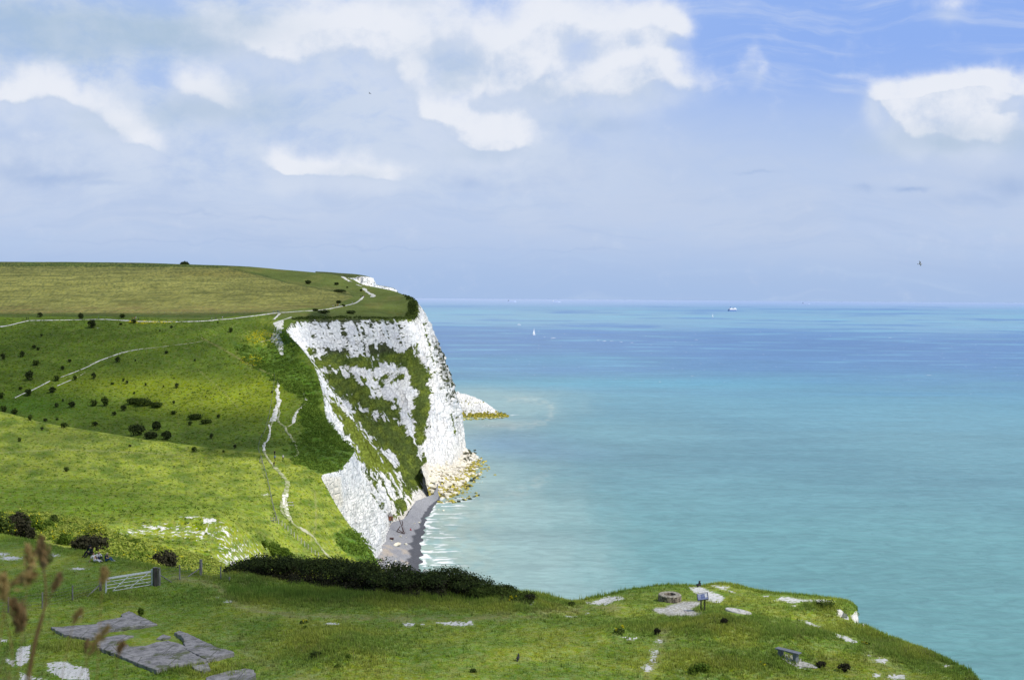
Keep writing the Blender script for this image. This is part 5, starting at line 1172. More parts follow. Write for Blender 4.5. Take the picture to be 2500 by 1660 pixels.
SLABS = [(sl([(520,1080),(650,1070),(790,1066),(920,1060),(940,1030),(1060,1005),(1150,985),(1160,955),(1222,938),(1340,990),(1480,1050),(1400,1062),(1250,1082),(1040,1110),(960,1140),(920,1170),(870,1185),(760,1165),(640,1150),(580,1115)]),.16,'far broken concrete slab with pointed left end'),
 (sl([(930,1240),(950,1200),(1020,1170),(1150,1150),(1270,1160),(1180,1195),(1090,1235),(1020,1262)]),.12,'narrow mossy strip of concrete between the two big slabs'),
 (sl([(950,1275),(1100,1262),(1240,1250),(1250,1270),(1400,1272),(1500,1240),(1600,1230),(1740,1262),(1765,1300),(1830,1330),(1960,1392),(1900,1415),(1740,1430),(1500,1495),(1350,1440),(1160,1352)]),.18,'largest near concrete slab, grey and pitted'),
 (sl([(1680,1150),(1720,1125),(1800,1160),(1950,1222),(2100,1275),(2232,1332),(2100,1368),(1975,1392),(1840,1318),(1765,1290),(1770,1215),(1740,1180)]),.20,'right-hand concrete slab with a squared corner'),
 (sl([(1500,1180),(1560,1145),(1640,1160),(1560,1190)]),.1,'small concrete remnant in the grassy strip between slabs'),
 (sl([(1980,1560),(2060,1530),(2200,1495),(2352,1480),(2420,1500),(2440,1590),(2200,1640),(2000,1640)]),.12,'concrete slab cut by the bottom edge, whitened corner'),
 (sl([(1850,1455),(1985,1425),(2005,1470),(2020,1490),(1950,1505),(1870,1480)]),.14,'small whitish block below the near concrete slabs')]
for pts, th, lab in SLABS:
    ps = [hit(a, b, bvhA) for a, b in pts]
    ps = [q for q in ps if q is not None]; c_ = sum(ps, Vector())/len(ps)
    A_ = np.array([[q.x, q.y, 1] for q in ps]); co = np.linalg.lstsq(A_, np.array([q.z for q in ps]), rcond=None)[0]
    cm_ = c_.copy(); ps = [cm_+(q-cm_)*1.06 for q in ps]
    dn = []
    for i in range(len(ps)):
        a, b = ps[i], ps[(i+1) % len(ps)]; n2 = max(1, int((b-a).length/.25))
        for j in range(n2):
            q = a.lerp(b, j/n2); dn.append((q.x+random.uniform(-.06, .06), q.y+random.uniform(-.06, .06)))
    bm = bmesh.new(); zt = lambda x, y: co[0]*x+co[1]*y+co[2]+th
    top_ = [bm.verts.new((x-c_.x, y-c_.y, zt(x, y)-c_.z)) for x, y in dn]; f_ = bm.faces.new(top_)
    ex = bmesh.ops.extrude_face_region(bm, geom=[f_]); 
    for e in ex['geom']:
        if isinstance(e, bmesh.types.BMVert): e.co.z -= th+.35
    bmesh.ops.recalc_face_normals(bm, faces=bm.faces)
    bmesh.ops.bevel(bm, geom=[e for e in bm.edges if all(abs(v.co.z+c_.z-zt(v.co.x+c_.x, v.co.y+c_.y)) < .01 for v in e.verts)], offset=.025, segments=1, affect='EDGES')
    bmesh.ops.triangulate(bm, faces=[f for f in bm.faces if len(f.verts) > 4])
    me = bpy.data.meshes.new('concrete_slab'); bm.to_mesh(me); bm.free()
    o = link_mesh('concrete_slab', me, CONC); o.location = c_; tag(o, lab, 'concrete slab', 'broken concrete slabs sunk in the turf')

# fence of the cliff-top slope beyond
FP = [(632,1105),(637,1118),(641,1132),(645,1146),(650,1162),(654,1178),(658,1196),(661,1212),(664,1228),(668,1245),(672,1260),(676,1270)]
fence('rail_fence', 'long rail fence descending the sunlit slope beside the footpath', FP, 6, .09, bvhL, 3, WOOD, wr=.025, hm=1.15)
FP2 = c2([(270,1075),(298,1090),(322,1112),(347,1135),(373,1160),(400,1185),(428,1210),(456,1235),(485,1258),(513,1285),(542,1312),(571,1335),(600,1352)])
fence('post_fence', 'line of pale fence posts descending towards the thicket', FP2, 12, .08, bvhL, 3, PALE, wr=.012, hm=1.25)
FP3 = c1([(238,1065),(236,1105),(232,1150),(226,1190),(220,1240),(212,1290),(205,1335),(196,1380),(185,1430),(175,1470),(165,1510),(150,1550)])+c2([(130,360),(110,420),(103,470)])
fence('wire_fence', 'faint wire fence climbing the hill left of the chalk paths', FP3, 6, .07, bvhL, 2, WOOD, wr=.02, hm=1.1)
FP4 = [(x, 765.5+1.6*math.sin(x*.02)*0+(0 if x > 400 else -.8)) for x in range(360, 700, 14)]
fence('field_fence', 'thin fence between the seed-head field and the footpath', FP4, 4, .07, bvhL, 2, WOOD, wr=.015, hm=1.2)
p = hit(667.5, 1274, bvhL)
if p:
    rt = empty('stile', p); tag(rt, 'small timber stile at the lower end of the rail fence', 'stile')
    for s in (-.6, 0, .6): MB().bar((s, 0, -.2), (s, 0, 1.3), .08, n=6).build('post', WOOD, rt)
    MB().bar((-.7, 0, .9), (.7, 0, .9), .06, n=6).build('rail', WOOD, rt); MB().box((0, -.2, .45), (.9, .4, .07)).build('step', WOOD, rt)
p = hit(641, 1130, bvhL)
if p:
    rt = empty('stile', p+Vector((-.6, 0, 0))); tag(rt, 'small timber stile halfway down the rail fence', 'stile')
    for s in (-.4, .4): MB().bar((s, 0, -.2), (s, 0, 1.2), .08, n=6).build('post', WOOD, rt)
    MB().box((0, -.2, .45), (.8, .4, .07)).build('step', WOOD, rt)
for (px, py, lab) in [(709,1230,'pale slatted bench beside the footpath on the sunlit slope, upper one'),(711,1237,'pale slatted bench beside the footpath on the sunlit slope, lower one')]:
    p = hit(px, py, bvhL); rt = empty('plank_bench', p, .25); tag(rt, lab, 'bench', 'plank benches by the sunlit footpath')
    MB().box((0, 0, .48), (1.5, .3, .07)).build('seat', PALE, rt)
    for s in (-.55, .55): MB().box((s, 0, .2), (.12, .28, .5)).build('leg', WOOD, rt)
# small building and gateway on the skyline
STONE = mat_n('grey_render', (.36,.37,.38), (.25,.26,.27), .8, .9, .2, .02)
p = P(318, 648, 1060); rt = empty('hut', p); tag(rt, 'tiny grey hut with low roof on the skyline by the field fence', 'hut')
MB().box((0, 0, .5), (7, 4, 2.4)).build('wall', STONE, rt)
m = MB(); m.prism([(-4.0, -2.4), (4.0, -2.4), (4.0, 2.4), (-4.0, 2.4)], 1.7, 1.9); m.build('roof', WOODD, rt)
MB().box((1.5, -2.02, .2), (1, .1, 1.8)).build('door', WOODD, rt)
# ------------------------------------------------------------------ people
def cmat(name, c, c2=None): return mat_n(name, c, c2 or tuple(x*.7 for x in c), 14, .85, .2, .004)
SKIN = cmat('skin', (.52,.32,.23), (.46,.27,.19)); 
CM = {k: cmat('cloth_'+k, v) for k, v in dict(black=(.018,.018,.022), navy=(.02,.03,.075), blue=(.10,.22,.38), jeans=(.06,.13,.27), white=(.72,.71,.74), red=(.50,.03,.05), green=(.03,.14,.07), grey=(.2,.2,.22), pale=(.45,.50,.58), brown=(.12,.08,.05)).items()}
HAIRS = {k: cmat('hair_'+k, v) for k, v in dict(blond=(.62,.50,.26), dark=(.03,.02,.015), pale=(.72,.66,.45), brown=(.12,.07,.03)).items()}
SHOE = cmat('shoe', (.03,.03,.03)); SHOEW = cmat('shoe_white', (.65,.65,.65))
def skeleton(pose):
    """joint positions for a 1.75 m figure facing -Y; returns dict name->(x,y,z)"""
    if pose == 'walk':
        J = dict(pel=(0,0,.95), sp=(0,0,1.12), ch=(0,.0,1.33), nk=(0,-.01,1.48), hd=(0,-.03,1.60), tp=(0,-.01,1.70),
                 hl=(-.09,0,.90), kl=(-.10,-.16,.50), al=(-.10,-.22,.09), tl=(-.10,-.38,.04), hr=(.09,0,.90), kr=(.10,.02,.50), ar=(.10,.26,.14), tr=(.10,.18,.03),
                 sl=(-.18,0,1.42), el=(-.24,.12,1.16), wl=(-.24,.02,.93), sr=(.18,0,1.42), er=(.24,-.02,1.14), wr=(.23,-.22,1.00))
    elif pose == 'stand':
        J = dict(pel=(0,0,.95), sp=(0,0,1.12), ch=(0,.0,1.33), nk=(0,-.01,1.48), hd=(0,-.03,1.60), tp=(0,-.01,1.70),
                 hl=(-.09,0,.90), kl=(-.11,-.02,.49), al=(-.12,.02,.08), tl=(-.13,-.16,.03), hr=(.09,0,.90), kr=(.11,-.03,.49), ar=(.12,.02,.08), tr=(.14,-.16,.03),
                 sl=(-.18,0,1.42), el=(-.25,.03,1.15), wl=(-.24,-.08,.92), sr=(.18,0,1.42), er=(.25,.03,1.15), wr=(.20,-.14,.95))
    elif pose == 'sit':     # on the ground, knees up, arms forward
        J = dict(pel=(0,0,.12), sp=(0,.03,.30), ch=(0,-.02,.52), nk=(0,-.08,.66), hd=(0,-.13,.78), tp=(0,-.13,.88),
                 hl=(-.10,-.03,.12), kl=(-.15,-.40,.40), al=(-.14,-.66,.08), tl=(-.14,-.84,.05), hr=(.10,-.03,.12), kr=(.16,-.42,.34), ar=(.14,-.70,.07), tr=(.15,-.88,.06),
                 sl=(-.18,-.03,.61), el=(-.25,-.20,.40), wl=(-.16,-.42,.38), sr=(.18,-.03,.61), er=(.27,-.20,.42), wr=(.14,-.40,.42))
    else:                   # lounging: leaning back with legs out
        J = dict(pel=(0,0,.12), sp=(0,.08,.27), ch=(0,.18,.46), nk=(0,.22,.60), hd=(0,.20,.73), tp=(0,.21,.83),
                 hl=(-.10,-.04,.12), kl=(-.14,-.45,.24), al=(-.12,-.86,.08), tl=(-.13,-.93,.24), hr=(.10,-.04,.12), kr=(.14,-.46,.16), ar=(.16,-.88,.07), tr=(.18,-.95,.23),
                 sl=(-.18,.18,.55), el=(-.27,.28,.32), wl=(-.30,.36,.08), sr=(.18,.18,.55), er=(.28,.14,.34), wr=(.20,-.08,.28))
    return J
RAD = dict(pel=.135, sp=.12, ch=.15, nk=.055, hd=.092, tp=.07, hl=.09, kl=.058, al=.042, tl=.035, hr=.09, kr=.058, ar=.042, tr=.035, sl=.065, el=.042, wl=.028, sr=.065, er=.042, wr=.028)
EDG = [('pel','sp'),('sp','ch'),('ch','nk'),('nk','hd'),('hd','tp'),('pel','hl'),('hl','kl'),('kl','al'),('al','tl'),('pel','hr'),('hr','kr'),('kr','ar'),('ar','tr'),('ch','sl'),('sl','el'),('el','wl'),('ch','sr'),('sr','er'),('er','wr')]
_cache = {}
def body_arrays(pose, detail=True):
    key = (pose, detail)
    if key in _cache: return _cache[key]
    J = {k: Vector(v) for k, v in skeleton(pose).items()}; names = list(J); co = [J[n] for n in names]; rd = [RAD[n] for n in names]
    ed = [(names.index(a), names.index(b)) for a, b in EDG]; seg = [(a, b) for a, b in EDG]
    def add(p, r, par): co.append(Vector(p)); rd.append(r); ed.append((par, len(co)-1)); return len(co)-1
    for s in 'lr':
        e, w_ = J['e'+s], J['w'+s]; d = (w_-e).normalized(); side = Vector((1, 0, 0)) if abs(d.x) < .8 else Vector((0, 1, 0))
        pm = add(w_+d*.07, .032, names.index('w'+s))
        if detail:
            for k, (o_, ln) in enumerate(((-.03, .060), (-.01, .078), (.01, .074), (.03, .056))):
                a = add(w_+d*.10+side*o_, .0095, pm); b = add(w_+d*(.10+ln*.55)+side*o_*1.1+Vector((0, -.008, 0)), .0085, a); add(w_+d*(.10+ln)+side*o_*1.1+Vector((0, -.022, 0)), .007, b)
            th = add(w_+d*.035+side*(.035 if s == 'l' else -.035)+Vector((0, -.01, 0)), .011, pm); add(w_+d*.08+side*(.05 if s == 'l' else -.05)+Vector((0, -.02, 0)), .0085, th)
    hd = names.index('hd'); add(J['hd']+Vector((0, -.095, -.005)), .016, hd)      # nose
    add(J['hd']+Vector((0, -.055, -.06)), .040, hd)                                    # chin
    for s in (-1, 1): add(J['hd']+Vector((s*.088, .01, 0)), .016, hd)                   # ears
    me = bpy.data.meshes.new('b'); me.from_pydata([tuple(c) for c in co], ed, []); ob = bpy.data.objects.new('b', me); COL.objects.link(ob)
    sk = ob.modifiers.new('s', 'SKIN')
    for i, v in enumerate(me.skin_vertices[0].data): v.radius = (rd[i], rd[i]*(.78 if i in (0, 1, 2) else 1)); v.use_root = (i == 0)
    sb = ob.modifiers.new('d', 'SUBSURF'); sb.levels = 2; sb.render_levels = 2
    dg = bpy.context.evaluated_depsgraph_get(); dg.update(); ev = ob.evaluated_get(dg); m2 = bpy.data.meshes.new_from_object(ev)
    V = np.array([v.co[:] for v in m2.vertices]); N = np.array([v.normal[:] for v in m2.vertices]); F = [tuple(p.vertices) for p in m2.polygons]
    bpy.data.objects.remove(ob); bpy.data.meshes.remove(me); bpy.data.meshes.remove(m2)
    # nearest segment per vertex
    best = np.full(len(V), 1e9); lab = np.zeros(len(V), int)
    for k, (a, b) in enumerate(seg):
        A, B = np.array(J[a]), np.array(J[b]); d = B-A; t = np.clip(((V-A)@d)/(d@d), 0, 1); dist = np.linalg.norm(V-(A+t[:, None]*d), axis=1)-min(RAD[a], RAD[b])*.8
        m = dist < best; best[m] = dist[m]; lab[m] = k
    _cache[key] = (V, N, F, lab, J); return _cache[key]
UP_S = {0,1,2,13,14,15,16,17,18}; LOW_S = {5,6,7,9,10,11}; FT_S = {8,12}; HEAD_S = {4}
def shell(name, V, N, F, keep, off, mat, parent, zmin=None):
    fs = [f for f in F if sum(keep[i] for i in f) >= len(f)-.5]
    if not fs: return
    used = sorted({i for f in fs for i in f}); mp = {o: n for n, o in enumerate(used)}
    me = bpy.data.meshes.new(name); me.from_pydata([tuple(V[i]+N[i]*off) for i in used], [], [tuple(mp[i] for i in f) for f in fs])
    for p in me.polygons: p.use_smooth = True
    return link_mesh(name, me, mat, parent)
def person(loc, rz, pose, top, legs, hair, label, h=1.75, group=None, shoe=SHOE, hat=None, detail=True, bag=None, sleeve=True, longhair=False):
    V, N, F, lab, J = body_arrays(pose, detail); root = empty('person', loc, rz, h/1.75); tag(root, label, 'person', group)
    me = bpy.data.meshes.new('body'); me.from_pydata([tuple(v) for v in V], [], F)
    for p in me.polygons: p.use_smooth = True
    link_mesh('body', me, SKIN, root)
    hdp = np.array(J['hd']); wl, wr = np.array(J['wl']), np.array(J['wr'])
    nohand = (np.linalg.norm(V-wl, axis=1) > .055) & (np.linalg.norm(V-wr, axis=1) > .055)
    for s in 'lr':
        w_, e_ = np.array(J['w'+s]), np.array(J['e'+s]); d = (w_-e_)/np.linalg.norm(w_-e_); nohand &= ~(((V-w_)@d > -.01) & (np.linalg.norm(V-w_, axis=1) < .25))
    upz = np.isin(lab, list(UP_S)) & nohand
    if not sleeve:
        for s in 'lr': upz &= ~(np.linalg.norm(V-np.array(J['w'+s]), axis=1) < .30)
    shell('trousers', V, N, F, np.isin(lab, list(LOW_S)) | (lab == 0), .014, CM[legs], root)
    shell('jacket', V, N, F, upz, .022, CM[top], root)
    shell('shoes', V, N, F, np.isin(lab, list(FT_S)), .012, shoe, root)
    hr = (np.linalg.norm(V-hdp-np.array([0, .015, .02]), axis=1) < .17) & (V[:, 2] > hdp[2]-(.10 if longhair else .03)) & ((V[:, 1] > hdp[1]-.045) | (V[:, 2] > hdp[2]+.055))
    shell('hair', V, N, F, hr, .018, HAIRS[hair], root)
    if hat: 
        m = MB(); m.ball(hdp+np.array([0, 0, .06]), .115, 2, (1, 1.1, .75)); m.bar(hdp+np.array([0, -.06, .055]), hdp+np.array([0, -.075, .065]), .12, n=16); m.build('cap', CM[hat], root)
    if bag:
        m = MB(); c_ = np.array(J['ch'])+np.array([0, .20, -.04]); m.box(c_, (.30, .17, .44), None, .04); m.build('backpack', CM[bag], root)
    for s in (-1, 1): 
        m = MB(); m.ball(hdp+np.array([s*.034, -.086, .018]), .010, 1); m.build('eye', SHOE, root)
    m = MB(); m.box(hdp+np.array([0, -.088, -.047]), (.045, .012, .009)); m.build('mouth', CM['red'], root)
    return root
# picnic family on the brow
GF = 'picnic family sitting on the brow by the dark bush'
FAM = [(222.5,1356,-.4,'sit','black','black','dark','adult in dark jacket over green shirt sitting upright against the dark bush',1.80,dict(hat='black',longhair=False)),
       (240,1366,.8,'sit','white','navy','blond','blond child in white top sitting in the middle of the family',1.35,dict(longhair=True)),
       (232,1371,1.1,'lounge','white','white','brown','person in white stretched out in front of the others',1.55,dict(sleeve=False)),
       (259,1370,1.45,'sit','navy','jeans','pale','child with white-blond hair, navy top and jeans at the right',1.45,dict(shoe=SHOEW,sleeve=False))]
for px, py, rz, pose, t, l, hr_, lab, hh, kw in FAM:
    p = hit(px, py, bvhA)
    if p is None: continue
    o = person(p, rz, pose, t, l, hr_, lab, hh, None, **kw)
    if 'green shirt' in lab:
        m = MB(); m.box((0, -.155, .46), (.12, .05, .30), None, .02); m.build('shirt', CM['green'], o)
# walkers on the near footpath
for px, py, t, l, lab, kw in [(669,1140,'black','black','person in black walking down the chalk path towards the viewer',dict(bag=None)),(671,1124,'blue','black','person in blue just behind the one in black on the path',dict()),(670.5,1112,'black','black','dark clad person furthest back of the trio on the path',dict()),(691,1123,'white','black','person in white top with dark backpack leaning on the grassy rim',dict(bag='grey')),(663,824,'black','black','dark clad person on the path above the gully',dict())]:
    p = hit(px, py, bvhL)
    if p: person(p, random.uniform(-.5, .5), 'walk', t, l, 'dark', lab, 1.78, **kw)
# distant walkers: one low-detail figure copied with its clothes
GW = 'distant walkers along the cliff-top path'
WK = [(65,781,'black','black','dark walker at the left end of the cliff-top path'),(69,781,'navy','black','second dark walker at the left end of the path'),
      (241,780,'blue','navy','walker in blue near the second thorn tree from left'),(323,781,'red','black','walker in red in the group by the round bush'),(328,781,'red','grey','second walker in red beside the first'),(332,780,'white','grey','tall walker in white in the group by the round bush'),(338,782,'navy','black','walker in navy at the right of the bush group'),
      (517,783,'pale','brown','leftmost of the three spaced walkers on the path'),(527,781,'grey','black','middle of the three spaced walkers on the path'),(543,780,'white','black','rightmost of the three spaced walkers on the path'),
      (667,765,'blue','jeans','leftmost walker of the blue group at the path fork'),(672,764,'pale','navy','second walker of the blue group at the fork'),(677,764,'blue','black','third walker of the blue group at the fork'),(681,764,'grey','jeans','rightmost walker of the blue group at the fork'),
      (813,751,'white','black','leftmost of the party on the headland path'),(819,750,'black','black','dark walker in the party on the headland path'),(824,749,'red','grey','red clad walker in the headland party'),(829,748,'white','navy','rightmost white clad walker of the headland party'),(860,743,'white','black','lone walker in white past the headland party'),
      (881,727,'navy','black','left walker of the crowd at the path bend'),(885,726,'black','navy','second walker of the crowd at the path bend'),(889,726,'red','black','walker in red in the crowd at the bend')]
for px, py, t, l, lab in WK:
    p = hit(px, py, bvhL)
    if p: person(p, random.uniform(0, 6.28), random.choice(['walk', 'stand']), t, l, 'dark', lab, 1.75, GW, detail=False)

# bathers on the beach
p = hit(1002, 1294, bvhB)
if p: person(p, .6, 'sit', 'red', 'red', 'dark', 'person in red sitting on the grey shingle beach', 1.8)

# ------------------------------------------------------------------ birds
BLK = mat_n('black_feathers', (.012,.012,.014), (.03,.03,.035), 20, .5, .3, .003, .4); WHF = cmat('white_feathers', (.8,.8,.82)); BEAK = cmat('beak', (.05,.05,.05))
def crow(loc, rz, lab, s=1.0, lean=0):
    rt = empty('crow', loc, rz, s); tag(rt, lab, 'bird')
    m = MB(); m.ball((0, 0, .17), .085, 3, (.8, 1.7, .9)); m.ball((0, -.13, .27), .050, 3, (.9, 1.15, 1)); m.bar((0, -.08, .20), (0, -.13, .27), .06, .045, 10)
    for v in m.bm.verts: v.co = Matrix.Rotation(R(-lean), 3, 'X') @ v.co
    m.build('body', BLK, rt, True)
    RT = Matrix.Rotation(R(-lean), 3, 'X')
    m = MB(); m.bar(RT @ Vector((0, -.17, .27)), RT @ Vector((0, -.245, .255)), .018, .002, 8); m.build('beak', BEAK, rt)
    m = MB(); m.box(RT @ Vector((0, .21, .13)), (.07, .20, .02), RT @ Matrix.Rotation(R(-18), 3, 'X')); m.build('tail', BLK, rt)
    for sx_ in (-1, 1):
        m = MB(); m.ball(RT @ Vector((sx_*.062, .03, .175)), .06, 2, (.3, 2.2, .8)); m.build('wing', BLK, rt, True)
        m = MB(); m.bar((sx_*.03, 0, 0), (sx_*.03, .02, .12), .008, n=6); m.bar((sx_*.03, .01, .003), (sx_*.03, -.06, .003), .006, n=5); m.build('leg', BEAK, rt)
    return rt
p = hit(1711, 1432, bvhA)
if p: crow(p, R(100), 'black crow perched on the cliff edge behind the information board', 1.5, 42)
p = hit(1265, 1612, bvhA)
if p: crow(p, R(170), 'small black crow standing on the open foreground turf', 1.1, 15)
def gull(px, py, Y, s, lab, mat, bank):
    rt = empty('gull', P(px, py, Y), R(60), s); rt.rotation_euler[1] = R(bank); tag(rt, lab, 'bird')
    m = MB(); m.ball((0, 0, 0), .09, 2, (.8, 2.6, .8)); m.ball((0, -.24, .03), .055, 2); m.build('body', mat, rt, True)
    for sx_ in (-1, 1):
        m = MB(); m.poly([(sx_*.04, -.10, .03), (sx_*.32, -.14, .16), (sx_*.72, .04, .10), (sx_*.36, .04, .15), (sx_*.04, .10, .02)]); m.build('wing', mat, rt)
    m = MB(); m.poly([(-.05, .2, 0), (.05, .2, 0), (.09, .36, 0), (-.09, .36, 0)]); m.build('tail', mat, rt)
    m = MB(); m.bar((0, -.28, .03), (0, -.36, .01), .016, .003, 6); m.build('beak', BEAK, rt)
gull(2246, 645, 160, 1.0, 'white gull gliding above the sea horizon at right', WHF, 35)
gull(903, 229, 260, .8, 'dark speck of a bird in the sky above the cliffs', BLK, 20)

# ------------------------------------------------------------------ vessels
NAVY = mat_n('ship_navy', (.14,.24,.50), (.12,.22,.46), .1, .5, .05, .01); SHW = mat_n('ship_white', (.85,.86,.88), (.74,.76,.80), .1, .5, .05, .01); HAZE = mat_n('hazy_ship', (.60,.68,.86), (.56,.64,.82), .1, .8, .05, .01); SHG = mat_n('ship_grey', (.33,.38,.46), (.3,.35,.43), .1, .6, .05, .01)  # far ships' haze put into their pale colour; windows and masts plain grey
def hull(m, L, B, H, z0=0, n=14, flare=.85):
    rows_ = []
    for i in range(n+1):
        t = i/n; x = (t-.5)*L; wf = min(1, (1-t)*4)**.6*min(1, .75+t*2); wf = max(wf, .04)
        rows_.append([m.bm.verts.new((x*(1.0 if t < .5 else .96), s*B/2*wf*(flare if k == 0 else 1), z0+(H*(1+.25*max(0, t-.7)/.3) if k else -H*.2))) for s in (-1, 1) for k in (0, 1)])
    for a, b in zip(rows_[:-1], rows_[1:]):
        m.bm.faces.new((a[0], b[0], b[1], a[1])); m.bm.faces.new((a[2], a[3], b[3], b[2])); m.bm.faces.new((a[1], b[1], b[3], a[3])); m.bm.faces.new((a[0], a[2], b[2], b[0]))
    for q in (rows_[0], rows_[-1]): m.bm.faces.new((q[0], q[1], q[3], q[2]))
    return m
def seaY(py, px): return float(atz(px, py, 0)[1])
Yf = 10500.0; pf = P(1788, 749.5, Yf); pf[2] = 0
ff = Yf/FPX*23/120; rt = empty('ferry', pf, R(38), ff*1.25); tag(rt, 'white ferry with dark blue hull crossing near the horizon', 'ferry')
hull(MB(), 120, 22, 11).build('hull', NAVY, rt)
MB().box((2, 0, 17), (104, 21, 12), None, 1).build('superstructure', SHW, rt)
for z in (15, 19): MB().box((2, 0, z), (100, 21.4, 1.1)).build('window_band', SHG, rt)
MB().box((32, 0, 27), (30, 19, 8), None, 1).build('bridge', SHW, rt); MB().box((46.8, 0, 28), (1, 18, 2)).build('bridge_window', SHG, rt)
MB().box((-22, 0, 26), (34, 14, 6), None, 1).build('deck_house', SHW, rt)
m = MB(); m.bar((-25, 0, 27), (-28, 0, 42), 5, 4, 14); m.build('funnel', NAVY, rt); MB().bar((30, 0, 30), (30, 0, 48), .8, n=6).build('mast', SHG, rt)
for px, py, L_, lab in [(1250,728.5,22,'faint hazy cargo ship on the horizon, left of two'),(1358,729.5,20,'faint hazy cargo ship on the horizon, right of two with bright bridge'),(1968,734,20,'barely visible hazy ship on the horizon right of the ferry')]:
    Y_ = 34000.; d = P(px, py, Y_); d[2] = 0; rt = empty('cargo_ship', d, R(4), L_/150*Y_/FPX*1.0); tag(rt, lab, 'cargo ship')
    d2_ = float(P(px, py, Y_)[2]); rt.location.z = min(d2_, 0)+0 if False else 0
    hz = 1.0 if 'faint' in lab else .7
    hull(MB(), 150, 22, 14*hz).build('hull', HAZE, rt); MB().box((-58, 0, 24), (14, 18, 22*hz), None, .5).build('bridge', SHG if 'bright' not in lab else SHW, rt)
    for x_ in (-30, 0, 30): MB().box((x_, 0, 16), (24, 18, 7*hz)).build('cargo', HAZE, rt)
SAILM = mat_n('sail_cloth', (.80,.82,.84), (.7,.72,.75), .6, .7, .1, .01)
def yacht(px, py, hp, lab, rz, sail=True):
    Y_ = seaY(py, px); loc = atz(px, py, 0.0); k = Y_/FPX; H = hp*k; L_ = H*.75
    rt = empty('yacht', loc, rz); tag(rt, lab, 'sailing boat')
    hull(MB(), L_, L_*.28, L_*.10).build('hull', SHW, rt); MB().box((0, 0, L_*.14), (L_*.35, L_*.16, L_*.08)).build('cabin', SHG, rt)
    MB().bar((L_*.05, 0, 0), (L_*.05, 0, H), L_*.014, n=6).build('mast', SHW, rt)
    MB().bar((L_*.05, 0, L_*.2), (-L_*.4, 0, L_*.2), L_*.012, n=6).build('boom', SHG, rt)
    if sail:
        m = MB(); m.poly([(L_*.04, 0, L_*.22), (-L_*.38, L_*.04, L_*.22), (-L_*.1, L_*.03, H*.6), (L_*.04, 0, H*.96)]); m.build('mainsail', SAILM, rt)
        m = MB(); m.poly([(L_*.48, 0, L_*.12), (L_*.08, L_*.03, L_*.2), (L_*.06, 0, H*.85)]); m.build('jib', SAILM, rt)
yacht(1740, 775, 11, 'white yacht under sail below and left of the ferry', R(70)); yacht(1303.5, 818, 17, 'yacht with tall thin sail motoring off the headland', R(60))
loc = atz(1267, 793.5, 0.0); k = loc[1]/FPX; rt = empty('motor_boat', loc, R(10)); tag(rt, 'small low white motor boat beyond the nearer yacht', 'motor boat')
hull(MB(), 8*k, 2.6*k, 1.2*k).build('hull', SHW, rt); MB().box((-.4*k, 0, 1.7*k), (2.2*k, 1.6*k, 1.3*k)).build('cabin', SHW, rt)

# ------------------------------------------------------------------ rocks
ROCKW = mat_n('fallen_chalk', (.74,.70,.58), (.48,.42,.32), .5, .95, .9, .2, .05, lo=.4, hi=.75); ROCKY = mat_n('weedy_rock', (.50,.44,.10), (.22,.20,.04), .7, .9, .8, .15, .1); ROCKD = mat_n('dark_weedy_rock', (.07,.075,.035), (.03,.035,.025), .6, .85, .8, .15, .2); ROCKB = mat_n('cream_boulder', (.80,.77,.64), (.55,.50,.38), .6, .95, .7, .15, .05)
def rock_mesh(seed, n=16, flat=.7):
    rng = np.random.default_rng(seed); d = rng.normal(size=(n, 3)); d /= np.linalg.norm(d, axis=1)[:, None]; d *= (.75+.4*rng.random(n))[:, None]; d[:, 2] *= flat
    bm = bmesh.new(); vs = [bm.verts.new(tuple(x)) for x in d]; r_ = bmesh.ops.convex_hull(bm, input=vs)
    bmesh.ops.delete(bm, geom=[e for e in r_['geom_interior'] if isinstance(e, bmesh.types.BMVert)], context='VERTS')
    bmesh.ops.bevel(bm, geom=list(bm.edges), offset=.06, segments=1, affect='EDGES')
    me = bpy.data.meshes.new('boulder'); bm.to_mesh(me); bm.free(); return me
def place_rock(name, loc, s, mat, label, cat, group=None, seed=0, sc=(1, 1, 1)):
    me = rock_mesh(seed); o = link_mesh(name, me, mat); o.location = loc; o.scale = (s*sc[0], s*sc[1], s*sc[2]); o.rotation_euler = (random.uniform(-.3, .3), random.uniform(-.3, .3), random.uniform(0, 6.28))
    return tag(o, label, cat, group)
def q7(x, y): return 910+x/7.125, 1180+y/7.125
BB = [(420,1095,150,'largest cream boulder leaning on the foot of the cliff',ROCKB),(580,1070,70,'mossy boulder right of the largest cream boulder',ROCKB),(810,690,62,'angular white boulder in mid beach, right of a pair',ROCKB),(728,700,36,'smaller boulder left of the angular white one',ROCKB),(480,930,62,'flat white slab boulder beside the timber wreck',ROCKB),(580,938,22,'little white stone right of the flat slab boulder',ROCKB),
      (395,1360,52,'white boulder on the near end of the beach',ROCKB),(400,1445,70,'white boulder in front of the near beach, above thicket',ROCKB),(280,1420,50,'white boulder at the cliff foot just above the thicket',ROCKB),(590,1440,30,'small white stone alone near the wet shingle',ROCKB),
      (1150,515,48,'pale rock in the surf, nearest of three',ROCKB),(1145,460,30,'small pale rock in the surf, middle of three',ROCKB),(1225,478,46,'pale rock in the surf, outermost of three',ROCKB),(945,725,28,'small white rock at the edge of the waves',ROCKB),(1080,385,22,'small pale stone on the far end of the beach',ROCKB),(330,1000,40,'rock tucked behind the largest cream boulder',ROCKB)]
